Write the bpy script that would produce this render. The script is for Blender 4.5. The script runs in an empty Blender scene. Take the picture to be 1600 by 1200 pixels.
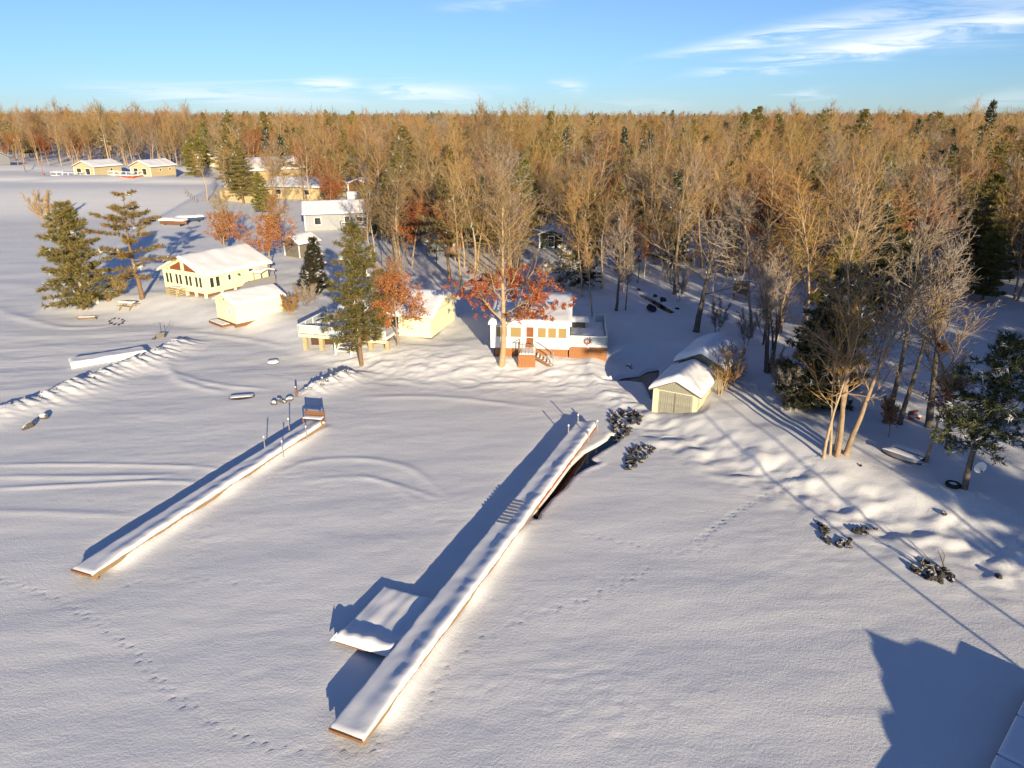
import bpy, math, random
import numpy as np
from mathutils import Vector, Matrix

# ------------------------------------------------------------------ camera, sky, sun, exposure
SC = bpy.context.scene
COL = SC.collection
F_PX, CAM_H, HOR = 1130.0, 21.0, 174.0            # photograph is 1600 x 1200
PITCH = math.atan((600 - HOR) / F_PX)
cam = bpy.data.cameras.new('camera'); cam_o = bpy.data.objects.new('camera', cam); COL.objects.link(cam_o)
cam.sensor_fit = 'HORIZONTAL'; cam.sensor_width = 36.0; cam.lens = 36.0 * F_PX / 1600.0
cam.clip_start = 0.1; cam.clip_end = 9000
cam_o.location = (0, 0, CAM_H); cam_o.rotation_euler = (math.pi / 2 - PITCH, 0, 0)
SC.camera = cam_o

SUN_EL, SUN_AZ = math.radians(12.0), math.radians(163.5)   # azimuth clockwise from +Y
SUN = Vector((math.sin(SUN_AZ) * math.cos(SUN_EL), math.cos(SUN_AZ) * math.cos(SUN_EL), math.sin(SUN_EL)))
sun = bpy.data.lights.new('sun', 'SUN'); sun_o = bpy.data.objects.new('sun', sun); COL.objects.link(sun_o)
sun.energy = 5.0; sun.angle = math.radians(0.5); sun.color = (1.0, 0.83, 0.57)
sun_o.rotation_euler = SUN.to_track_quat('Z', 'Y').to_euler(); sun_o.location = (30, -60, 60)
SC.view_settings.view_transform = 'Standard'; SC.view_settings.look = 'None'
SC.view_settings.exposure = 0.78; SC.view_settings.gamma = 1.0
SC.view_settings.use_curve_mapping = False
SKY_STRENGTH = 0.09
SC.cycles.use_adaptive_sampling = True; SC.cycles.adaptive_threshold = 0.025
SC.cycles.max_bounces = 5; SC.cycles.diffuse_bounces = 2; SC.cycles.glossy_bounces = 2; SC.cycles.transmission_bounces = 1; SC.cycles.transparent_max_bounces = 2


def build_world():
    w = bpy.data.worlds.new('World'); SC.world = w; w.use_nodes = True
    nt = w.node_tree; N = nt.nodes; L = nt.links; N.clear()
    def nd(t, **k):
        n = N.new(t)
        for a, b in k.items(): setattr(n, a, b)
        return n
    def mth(op, a, b=None, c=None, clamp=False):
        n = nd('ShaderNodeMath', operation=op); n.use_clamp = clamp
        for i, v in enumerate((a, b, c)):
            if v is None: continue
            if isinstance(v, (int, float)): n.inputs[i].default_value = v
            else: L.new(v, n.inputs[i])
        return n.outputs[0]
    out = nd('ShaderNodeOutputWorld'); bg = nd('ShaderNodeBackground'); bg.inputs[1].default_value = SKY_STRENGTH
    sky = nd('ShaderNodeTexSky', sky_type='NISHITA'); sky.sun_disc = False
    sky.sun_elevation = SUN_EL; sky.sun_rotation = SUN_AZ
    sky.altitude = 200; sky.air_density = 0.9; sky.dust_density = 0.0; sky.ozone_density = 7.0
    tc = nd('ShaderNodeTexCoord'); sp = nd('ShaderNodeSeparateXYZ'); L.new(tc.outputs['Generated'], sp.inputs[0])
    x, y, z = sp.outputs
    az = mth('ARCTAN2', x, y); el = mth('ARCSINE', z)
    # thin cirrus everywhere: noise stretched along the wind
    cb = nd('ShaderNodeCombineXYZ')
    zz = mth('ADD', mth('MAXIMUM', z, 0.0), 0.09)
    L.new(mth('DIVIDE', x, zz), cb.inputs[0]); L.new(mth('DIVIDE', y, zz), cb.inputs[1])
    mp = nd('ShaderNodeMapping'); L.new(cb.outputs[0], mp.inputs[0])
    mp.inputs['Rotation'].default_value = (0, 0, math.radians(-12)); mp.inputs['Scale'].default_value = (0.16, 0.75, 1)
    n1 = nd('ShaderNodeTexNoise'); n1.inputs['Scale'].default_value = 1.0; n1.inputs['Detail'].default_value = 7
    n1.inputs['Roughness'].default_value = 0.58; n1.inputs['Distortion'].default_value = 0.5
    L.new(mp.outputs[0], n1.inputs['Vector'])
    r1 = nd('ShaderNodeMapRange'); L.new(n1.outputs[0], r1.inputs[0])
    r1.inputs[1].default_value = 0.60; r1.inputs[2].default_value = 0.80; r1.inputs[3].default_value = 0; r1.inputs[4].default_value = 0.55
    total = r1.outputs[0]
    # wisps seen in this part of the sky
    cb2 = nd('ShaderNodeCombineXYZ'); L.new(az, cb2.inputs[0]); L.new(el, cb2.inputs[1])
    mp2 = nd('ShaderNodeMapping'); L.new(cb2.outputs[0], mp2.inputs[0]); mp2.inputs['Scale'].default_value = (7, 70, 1)
    mp2.inputs['Rotation'].default_value = (0, 0, math.radians(-9))
    n2 = nd('ShaderNodeTexNoise'); n2.inputs['Scale'].default_value = 1.0; n2.inputs['Detail'].default_value = 8
    n2.inputs['Roughness'].default_value = 0.62; n2.inputs['Distortion'].default_value = 0.8
    L.new(mp2.outputs[0], n2.inputs['Vector'])
    wob = mth('MULTIPLY', mth('SUBTRACT', n2.outputs[0], 0.5), 0.035)
    def px_dir(px, py):
        d = Vector(((px - 800) / F_PX, (600 - py) / F_PX, 1)).normalized()
        wv = Vector((d.x, math.cos(PITCH) * d.z + math.sin(PITCH) * d.y, -math.sin(PITCH) * d.z + math.cos(PITCH) * d.y))
        return math.atan2(wv.x, wv.y), math.asin(wv.z)
    for (x0, y0, x1, y1, half, amp) in [(1030, 122, 1780, -4, .013, 1.6), (960, 100, 1480, 0, .010, 1.2), (1250, 45, 1760, -35, .014, .55),
                                        (450, 130, 570, 138, .008, 2.6), (550, 138, 780, 160, .012, 2.8), (60, 130, 660, 176, .013, 1.7),
                                        (1195, 151, 1320, 147, .005, 1.6), (1460, 166, 1660, 150, .009, 1.6), (850, 128, 925, 144, .008, 1.4),
                                        (900, 160, 1110, 170, .008, 1.4), (660, 8, 880, -8, .01, .4), (740, 135, 820, 141, .005, .4)]:
        a0, e0 = px_dir(x0, y0); a1, e1 = px_dir(x1, y1)
        ln = math.hypot(a1 - a0, e1 - e0); ux, uy = (a1 - a0) / ln, (e1 - e0) / ln
        da = mth('SUBTRACT', az, a0); de = mth('SUBTRACT', el, e0)
        t = mth('DIVIDE', mth('ADD', mth('MULTIPLY', da, ux), mth('MULTIPLY', de, uy)), ln)
        s = mth('ADD', mth('ADD', mth('MULTIPLY', da, -uy), mth('MULTIPLY', de, ux)), wob)
        wd = mth('MULTIPLY', mth('ADD', mth('MULTIPLY', mth('MAXIMUM', t, 0.0), 0.9), 0.45), half)
        g = mth('POWER', 2.718, mth('MULTIPLY', mth('POWER', mth('DIVIDE', s, wd), 2.0), -1.0))
        tt = mth('SUBTRACT', mth('MULTIPLY', t, 2.0), 1.0)
        ends = mth('POWER', mth('SUBTRACT', 1.0, mth('POWER', mth('ABSOLUTE', tt), 2.0), clamp=True), 1.6)
        m = mth('MULTIPLY', mth('MULTIPLY', g, ends), amp)
        m = mth('MULTIPLY', m, mth('ADD', mth('MULTIPLY', mth('SUBTRACT', n2.outputs[0], 0.45), 3.4), 0.25, clamp=True))
        total = mth('ADD', total, m)
    total = mth('MULTIPLY', mth('MINIMUM', total, 0.92), mth('MULTIPLY', mth('MAXIMUM', z, 0.0), 30.0, clamp=True))
    mix = nd('ShaderNodeMix', data_type='RGBA'); L.new(total, mix.inputs[0])
    hs = nd('ShaderNodeHueSaturation'); hs.inputs['Hue'].default_value = 0.502; hs.inputs['Saturation'].default_value = 0.86; L.new(sky.outputs[0], hs.inputs['Color'])
    L.new(hs.outputs[0], mix.inputs[6]); mix.inputs[7].default_value = (6.6, 7.1, 7.8, 1)
    L.new(mix.outputs[2], bg.inputs[0]); L.new(bg.outputs[0], out.inputs[0])


build_world()

# ------------------------------------------------------------------ helpers: naming, noise, meshes
def tag(o, label=None, cat=None, group=None, kind=None):
    if label: o['label'] = label
    if cat: o['category'] = cat
    if group: o['group'] = group
    if kind: o['kind'] = kind
    return o

def empty(name, loc, rz=0.0, label=None, cat=None, group=None):
    o = bpy.data.objects.new(name, None); COL.objects.link(o); o.location = loc; o.rotation_euler = (0, 0, rz)
    o.empty_display_size = 0.2
    return tag(o, label, cat, group)

def pn(x, y, s=0):
    """2D gradient noise in about -0.7..0.7"""
    x = np.asarray(x, float); y = np.asarray(y, float)
    xi = np.floor(x).astype(np.int64); yi = np.floor(y).astype(np.int64); xf = x - xi; yf = y - yi
    def g(ix, iy, dx, dy):
        h = (ix * 374761393 + iy * 668265263 + s * 144269504) & 0xffffffff
        h = ((h ^ (h >> 13)) * 1274126177) & 0xffffffff
        a = (h ^ (h >> 16)) * (2 * np.pi / 2 ** 32)
        return np.cos(a) * dx + np.sin(a) * dy
    u = xf * xf * xf * (xf * (xf * 6 - 15) + 10); v = yf * yf * yf * (yf * (yf * 6 - 15) + 10)
    a = g(xi, yi, xf, yf); b = g(xi + 1, yi, xf - 1, yf); c = g(xi, yi + 1, xf, yf - 1); d = g(xi + 1, yi + 1, xf - 1, yf - 1)
    return (a + u * (b - a)) * (1 - v) + (c + u * (d - c)) * v

def sm(t):
    t = np.clip(t, 0, 1); return t * t * (3 - 2 * t)

class MB:
    def __init__(s): s.v = []; s.f = []; s.m = []
    def add(s, vs, fs, m=0):
        n = len(s.v); s.v += [tuple(v) for v in vs]; s.f += [tuple(i + n for i in f) for f in fs]; s.m += [m] * len(fs); return s
    def box(s, a, b, m=0):
        (x0, y0, z0), (x1, y1, z1) = a, b
        return s.add([(x0, y0, z0), (x1, y0, z0), (x1, y1, z0), (x0, y1, z0), (x0, y0, z1), (x1, y0, z1), (x1, y1, z1), (x0, y1, z1)],
                     [(3, 2, 1, 0), (4, 5, 6, 7), (0, 1, 5, 4), (1, 2, 6, 5), (2, 3, 7, 6), (3, 0, 4, 7)], m)
    def beam(s, p, q, w, h, m=0, up=(0, 0, 1)):
        p = Vector(p); q = Vector(q); d = (q - p).normalized(); u = Vector(up)
        if abs(d.dot(u)) > .98: u = Vector((0, 1, 0))
        r = d.cross(u).normalized() * w / 2; u = r.cross(d).normalized() * h / 2
        vs = [p - r - u, p + r - u, p + r + u, p - r + u, q - r - u, q + r - u, q + r + u, q - r + u]
        return s.add(vs, [(3, 2, 1, 0), (4, 5, 6, 7), (0, 1, 5, 4), (1, 2, 6, 5), (2, 3, 7, 6), (3, 0, 4, 7)], m)
    def tube(s, p, q, r0, r1, n=8, m=0, cap=True):
        p = Vector(p); q = Vector(q); d = (q - p).normalized(); u = Vector((0, 0, 1)) if abs(d.z) < .9 else Vector((1, 0, 0))
        a = d.cross(u).normalized(); b = d.cross(a)
        vs = []
        for c, r in ((p, r0), (q, r1)):
            for i in range(n):
                t = 2 * math.pi * i / n; vs.append(c + a * (r * math.cos(t)) + b * (r * math.sin(t)))
        fs = [(i, i + n, (i + 1) % n + n, (i + 1) % n) for i in range(n)]
        if cap: fs += [tuple(range(n)), tuple(range(2 * n - 1, n - 1, -1))]
        return s.add(vs, fs, m)
    def poly(s, pts, depth, m=0):
        """extrude a polygon by vector depth"""
        n = len(pts); d = Vector(depth); vs = [Vector(p) for p in pts] + [Vector(p) + d for p in pts]
        fs = [tuple(range(n)), tuple(range(2 * n - 1, n - 1, -1))] + [(i, i + n, (i + 1) % n + n, (i + 1) % n) for i in range(n)]
        return s.add(vs, fs, m)
    def build(s, name, mats, parent=None, smooth=False, loc=None, fix=True):
        me = bpy.data.meshes.new(name); me.from_pydata(s.v, [], s.f)
        for k in (mats if isinstance(mats, (list, tuple)) else [mats]): me.materials.append(M(k))
        if any(s.m): me.polygons.foreach_set('material_index', s.m)
        if fix:
            import bmesh
            bm = bmesh.new(); bm.from_mesh(me); bmesh.ops.recalc_face_normals(bm, faces=bm.faces); bm.to_mesh(me); bm.free()
        if smooth: me.polygons.foreach_set('use_smooth', [True] * len(me.polygons))
        me.update()
        return link(name, me, parent, loc)

def link(name, me, parent=None, loc=None):
    o = bpy.data.objects.new(name, me); COL.objects.link(o)
    if parent: o.parent = parent
    if loc is not None: o.location = loc
    return o

def grid_mesh(name, X, Y, Z, mat, parent=None, smooth=True):
    ny, nx = X.shape
    me = bpy.data.meshes.new(name); nv = nx * ny
    co = np.stack([X, Y, Z], -1).reshape(-1).astype(np.float32)
    me.vertices.add(nv); me.vertices.foreach_set('co', co)
    i = np.arange(nv).reshape(ny, nx)
    q = np.stack([i[:-1, :-1], i[:-1, 1:], i[1:, 1:], i[1:, :-1]], -1).reshape(-1, 4)
    nf = len(q); me.loops.add(nf * 4); me.loops.foreach_set('vertex_index', q.reshape(-1).astype(np.int32))
    me.polygons.add(nf); me.polygons.foreach_set('loop_start', np.arange(0, nf * 4, 4, dtype=np.int32))
    me.polygons.foreach_set('loop_total', np.full(nf, 4, np.int32))
    me.materials.append(M(mat)); me.update(calc_edges=True); me.validate()
    if smooth: me.polygons.foreach_set('use_smooth', [True] * nf)
    return link(name, me, parent)

# ------------------------------------------------------------------ materials
_M = {}
def M(k):
    return _M[k]

def new_mat(name, color, rough=0.8, var=0.0, vscale=3.0, bump=0.0, bscale=20.0, spec=0.3, metal=0.0, stretch=None,
            snow=None, color2=None, rand=None, lap=None, attr=None, coords='Object'):
    """procedural material: base colour with noise variation, optional snow lying on upward faces (threshold, noise),
    rand = list of colours picked per object, lap = (axis, spacing) board joints, attr = colour attribute"""
    m = bpy.data.materials.new(name); m.use_nodes = True; nt = m.node_tree; N = nt.nodes; L = nt.links
    b = N['Principled BSDF']; b.inputs['Roughness'].default_value = rough
    b.inputs['Specular IOR Level'].default_value = spec; b.inputs['Metallic'].default_value = metal
    tc = N.new('ShaderNodeTexCoord'); vec = tc.outputs[coords]
    if stretch:
        mp = N.new('ShaderNodeMapping'); L.new(vec, mp.inputs[0]); mp.inputs['Scale'].default_value = stretch; vec = mp.outputs[0]
    def rgb(c):
        n = N.new('ShaderNodeRGB'); n.outputs[0].default_value = (*c, 1); return n.outputs[0]
    col = rgb(color)
    if attr:
        a = N.new('ShaderNodeAttribute'); a.attribute_name = attr; col = a.outputs['Color']
    if rand:
        oi = N.new('ShaderNodeObjectInfo'); cr = N.new('ShaderNodeValToRGB'); cr.color_ramp.interpolation = 'LINEAR'
        el = cr.color_ramp.elements
        while len(el) < len(rand): el.new(0.5)
        for i, c in enumerate(rand): el[i].position = i / (len(rand) - 1); el[i].color = (*c, 1)
        L.new(oi.outputs['Random'], cr.inputs[0]); col = cr.outputs[0]
    def mixc(f, a, c, mode='MIX'):
        n = N.new('ShaderNodeMix'); n.data_type = 'RGBA'; n.blend_type = mode
        if isinstance(f, (int, float)): n.inputs[0].default_value = f
        else: L.new(f, n.inputs[0])
        L.new(a, n.inputs[6]); L.new(c, n.inputs[7]); return n.outputs[2]
    if var or color2:
        nz = N.new('ShaderNodeTexNoise'); nz.inputs['Scale'].default_value = vscale; nz.inputs['Detail'].default_value = 5
        L.new(vec, nz.inputs['Vector'])
        if color2:
            mr = N.new('ShaderNodeMapRange'); L.new(nz.outputs[0], mr.inputs[0]); mr.inputs[1].default_value = .38; mr.inputs[2].default_value = .62
            col = mixc(mr.outputs[0], col, rgb(color2))
        if var:
            mr = N.new('ShaderNodeMapRange'); L.new(nz.outputs[0], mr.inputs[0]); mr.inputs[1].default_value = .25; mr.inputs[2].default_value = .75
            mr.inputs[3].default_value = 1 - var; mr.inputs[4].default_value = 1 + var
            hs = N.new('ShaderNodeHueSaturation'); L.new(mr.outputs[0], hs.inputs['Value']); L.new(col, hs.inputs['Color']); col = hs.outputs[0]
    nrm = None
    if bump:
        nb = N.new('ShaderNodeTexNoise'); nb.inputs['Scale'].default_value = bscale; nb.inputs['Detail'].default_value = 4; L.new(vec, nb.inputs['Vector'])
        bp = N.new('ShaderNodeBump'); bp.inputs['Strength'].default_value = bump; bp.inputs['Distance'].default_value = .02
        L.new(nb.outputs[0], bp.inputs['Height']); nrm = bp.outputs[0]
    if lap:
        ax, spc = lap; sp = N.new('ShaderNodeSeparateXYZ'); L.new(tc.outputs['Object'], sp.inputs[0])
        w = N.new('ShaderNodeMath'); w.operation = 'DIVIDE'; L.new(sp.outputs[ax], w.inputs[0]); w.inputs[1].default_value = spc
        fr = N.new('ShaderNodeMath'); fr.operation = 'FRACT'; L.new(w.outputs[0], fr.inputs[0])
        bp = N.new('ShaderNodeBump'); bp.inputs['Strength'].default_value = .6; bp.inputs['Distance'].default_value = .02
        L.new(fr.outputs[0], bp.inputs['Height'])
        if nrm: L.new(nrm, bp.inputs['Normal'])
        nrm = bp.outputs[0]
    if snow:
        th, amt = snow
        ge = N.new('ShaderNodeNewGeometry'); sp = N.new('ShaderNodeSeparateXYZ'); L.new(ge.outputs['Normal'], sp.inputs[0])
        ns = N.new('ShaderNodeTexNoise'); ns.inputs['Scale'].default_value = 2.2; ns.inputs['Detail'].default_value = 4; L.new(ge.outputs['Position'], ns.inputs['Vector'])
        ad = N.new('ShaderNodeMath'); ad.operation = 'MULTIPLY_ADD'; L.new(ns.outputs[0], ad.inputs[0]); ad.inputs[1].default_value = amt; L.new(sp.outputs[2], ad.inputs[2])
        mr = N.new('ShaderNodeMapRange'); L.new(ad.outputs[0], mr.inputs[0]); mr.inputs[1].default_value = th; mr.inputs[2].default_value = th + .12
        col = mixc(mr.outputs[0], col, rgb((.74, .75, .78)))
    L.new(col, b.inputs['Base Color'])
    if nrm: L.new(nrm, b.inputs['Normal'])
    _M[name] = m; return m

def snow_material():
    m = bpy.data.materials.new('snow'); m.use_nodes = True; nt = m.node_tree; N = nt.nodes; L = nt.links; b = N['Principled BSDF']
    b.inputs['Roughness'].default_value = 0.75; b.inputs['Specular IOR Level'].default_value = 0.15
    ge = N.new('ShaderNodeNewGeometry')
    def noise(scale, detail, rough=.55, sc=None):
        n = N.new('ShaderNodeTexNoise'); n.inputs['Scale'].default_value = scale; n.inputs['Detail'].default_value = detail; n.inputs['Roughness'].default_value = rough
        if sc:
            mp = N.new('ShaderNodeMapping'); L.new(ge.outputs['Position'], mp.inputs[0]); mp.inputs['Scale'].default_value = sc; L.new(mp.outputs[0], n.inputs['Vector'])
        else: L.new(ge.outputs['Position'], n.inputs['Vector'])
        return n.outputs[0]
    big = noise(.35, 5, .6, (.35, 1.0, 1)); mix = N.new('ShaderNodeMix'); mix.data_type = 'RGBA'; L.new(big, mix.inputs[0])
    mix.inputs[6].default_value = (.66, .665, .675, 1); mix.inputs[7].default_value = (.78, .78, .785, 1)
    L.new(mix.outputs[2], b.inputs['Base Color'])
    prev = None
    for scale, det, dist, strength, sc in ((1.1, 4, .10, .16, (.5, 1.6, 1)), (8.0, 5, .022, .75, None), (26.0, 3, .012, 1.0, None)):
        bp = N.new('ShaderNodeBump'); bp.inputs['Strength'].default_value = strength; bp.inputs['Distance'].default_value = dist
        L.new(noise(scale, det, sc=sc), bp.inputs['Height'])
        if prev: L.new(prev, bp.inputs['Normal'])
        prev = bp.outputs[0]
    L.new(prev, b.inputs['Normal']); _M['snow'] = m

snow_material()
new_mat('roof_snow', (.76, .76, .78), .75, var=.03, vscale=1.2, bump=.25, bscale=7, spec=.15)
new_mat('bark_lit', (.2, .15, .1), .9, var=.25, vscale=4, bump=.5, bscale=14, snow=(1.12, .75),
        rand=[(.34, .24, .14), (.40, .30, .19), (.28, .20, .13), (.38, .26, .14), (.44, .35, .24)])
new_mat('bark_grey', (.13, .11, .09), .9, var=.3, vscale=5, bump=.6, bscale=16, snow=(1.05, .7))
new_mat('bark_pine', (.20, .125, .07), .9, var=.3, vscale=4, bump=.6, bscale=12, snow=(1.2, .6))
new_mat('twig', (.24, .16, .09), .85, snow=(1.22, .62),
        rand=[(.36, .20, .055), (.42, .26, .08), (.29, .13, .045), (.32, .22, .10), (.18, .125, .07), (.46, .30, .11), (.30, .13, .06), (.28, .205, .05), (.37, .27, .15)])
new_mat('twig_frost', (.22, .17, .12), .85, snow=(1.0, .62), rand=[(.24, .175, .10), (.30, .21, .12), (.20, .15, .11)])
new_mat('leaf', (.4, .12, .04), .7, attr='tint', spec=.25)
new_mat('needle', (.05, .07, .02), .65, attr='tint', spec=.25)
new_mat('yellow_siding', (.80, .75, .50), .6, var=.03, vscale=2, lap=(2, .18))
new_mat('yellow_panel', (.80, .75, .50), .55, var=.03, vscale=2)
new_mat('cream_board', (.62, .57, .40), .7, var=.06, vscale=3)
new_mat('beige_siding', (.50, .41, .24), .7, var=.04, vscale=2, lap=(2, .2))
new_mat('tan_siding', (.48, .37, .20), .7, var=.06, vscale=2, lap=(2, .2))
new_mat('white_paint', (.80, .80, .78), .5, var=.02, vscale=2)
new_mat('white_siding', (.78, .78, .76), .55, var=.02, vscale=2, lap=(2, .2))
new_mat('grey_siding', (.32, .33, .34), .7, var=.06, vscale=2, lap=(2, .2))
new_mat('grey_board', (.25, .245, .24), .85, var=.2, vscale=5, stretch=(4, 4, .5))
new_mat('cedar', (.33, .145, .055), .7, var=.2, vscale=5, stretch=(5, 5, .6))
new_mat('brown_board', (.20, .095, .045), .8, var=.25, vscale=5, stretch=(2, 2, 2))
new_mat('red_board', (.36, .10, .04), .75, var=.25, vscale=4)
new_mat('deck_board', (.24, .17, .11), .85, var=.2, vscale=5)
new_mat('dock_edge', (.30, .20, .11), .85, var=.25, vscale=3)
new_mat('weathered', (.29, .28, .22), .9, var=.35, vscale=6, stretch=(6, 6, .5), bump=.3, bscale=12)
new_mat('old_wood', (.17, .145, .115), .9, var=.3, vscale=6, bump=.4, bscale=15, snow=(1.15, .6))
new_mat('pallet_wood', (.42, .33, .19), .85, var=.2, vscale=5)
new_mat('glass', (.035, .04, .045), .06, spec=.6)
new_mat('amber_glass', (.30, .22, .09), .12, spec=.6)
new_mat('clear_pane', (.42, .47, .48), .1, spec=.5)
new_mat('interior_wood', (.22, .075, .03), .5, var=.2, vscale=3)
new_mat('dark_metal', (.03, .03, .035), .5, spec=.4)
new_mat('galvanised', (.35, .36, .38), .4, metal=.6)
new_mat('brown_trim', (.09, .05, .03), .7, var=.1)
new_mat('green_paint', (.02, .06, .045), .6, var=.1)
new_mat('rock', (.05, .045, .04), .95, var=.4, vscale=5, bump=.6, bscale=9, snow=(1.30, .8))
new_mat('rock_snowy', (.10, .09, .08), .95, var=.3, vscale=5, bump=.5, bscale=9, snow=(.95, .8))
new_mat('water', (.004, .005, .007), .12, spec=.22)
new_mat('black_rubber', (.015, .015, .016), .7)
new_mat('red_fabric', (.45, .05, .03), .7)
new_mat('orange_plastic', (.65, .16, .03), .5)
new_mat('wreath', (.32, .10, .05), .9, var=.4, vscale=12)
new_mat('car_paint', (.05, .08, .16), .3, spec=.6)
new_mat('white_boat', (.72, .73, .72), .35)

# ------------------------------------------------------------------ terrain
def W(px, py, z=0.0):
    """where the view ray of a photo pixel meets height z"""
    d = ((px - 800) / F_PX, (600 - py) / F_PX)
    w = (d[0], math.cos(PITCH) + d[1] * math.sin(PITCH), -math.sin(PITCH) + d[1] * math.cos(PITCH))
    t = (z - CAM_H) / w[2]
    return Vector((w[0] * t, w[1] * t, z))

def project(x, y, z):
    dep = y * math.cos(PITCH) + (CAM_H - z) * math.sin(PITCH); up = y * math.sin(PITCH) - (CAM_H - z) * math.cos(PITCH)
    return 800 + F_PX * x / dep, 600 - F_PX * up / dep

SHORE = np.array([(-3000, 150), (-75, 150), (-62, 100), (-53, 77), (-36, 73), (-25, 67), (-17, 60), (-10, 55.5), (0, 54), (6, 52.5), (9, 47.5), (12, 43),
                  (16, 38), (20, 33.5), (25, 29), (31, 24), (60, 4), (300, -160), (3000, -1800)], float)
def ys(x): return np.interp(x, SHORE[:, 0], SHORE[:, 1])
def base_h(x, y):
    d = np.asarray(y) - ys(x)
    left = sm((-55 - np.asarray(x)) / 20)
    z = (1.05 + 1.9 * left) * sm(d / (7.5 + 32 * left)) + np.clip(d - 4, 0, 150) * .016 * (1 - .6 * left)
    # creek valley
    x = np.asarray(x, float); y = np.asarray(y, float); best = np.full(np.broadcast(x, y).shape, 1e9)
    for (ax, ay), (bx, by) in zip(CREEK, CREEK[1:]):
        ex, ey = bx - ax, by - ay; t = np.clip(((x - ax) * ex + (y - ay) * ey) / (ex * ex + ey * ey), 0, 1); best = np.minimum(best, np.hypot(x - ax - t * ex, y - ay - t * ey))
    return np.minimum(z, .16 + .035 * best ** 2)
CREEK = [(7.2, 44.5), (9.2, 49.5), (9.6, 53.5), (12.2, 57.5)]
def G(px, py):
    z = 0.0
    for _ in range(12):
        p = W(px, py, z); z = float(base_h(p.x, p.y)) * .6 + z * .4
    p = W(px, py, z); return p

class Dock:
    def __init__(s, a, b, width):
        s.a = Vector((a.x, a.y, 0)); s.b = Vector((b.x, b.y, 0)); d = s.b - s.a; s.L = d.length; s.d = d / s.L
        s.r = Vector((s.d.y, -s.d.x, 0)); s.w = width; s.rz = math.atan2(s.d.y, s.d.x)
    def coords(s, x, y):
        dx = x - s.a.x; dy = y - s.a.y
        return dx * s.d.x + dy * s.d.y, dx * s.r.x + dy * s.r.y   # along, to the right (seen walking a->b)

# docks run from the lake end (a) to the shore end (b)
LONG = Dock((W(511, 1133, .56) + W(571, 1160, .56)) / 2, (W(902, 655, .56) + W(934, 664, .56)) / 2, 1.38)
LEFT = Dock((W(105, 889, .52) + W(150, 898, .52)) / 2, (W(480, 654, .52) + W(512, 661, .52)) / 2, 1.3)

POOLS = [  # photo outlines of the open dark water
    [(948, 593), (975, 586), (1000, 585), (1012, 578), (1030, 574), (1028, 588), (1036, 590), (1022, 604), (1018, 622), (1012, 606), (1006, 596), (985, 593)],
    [(968, 680), (962, 690), (938, 703), (922, 714), (934, 722), (916, 728), (896, 741), (881, 760), (861, 776), (843, 797),
     (838, 809), (834, 804), (860, 772), (893, 727), (915, 706), (934, 696), (950, 686), (956, 678)],
    [(1000, 457), (1012, 461), (1030, 470), (1042, 478), (1056, 487), (1048, 489), (1030, 480), (1014, 469), (1002, 462)],
]

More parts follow.
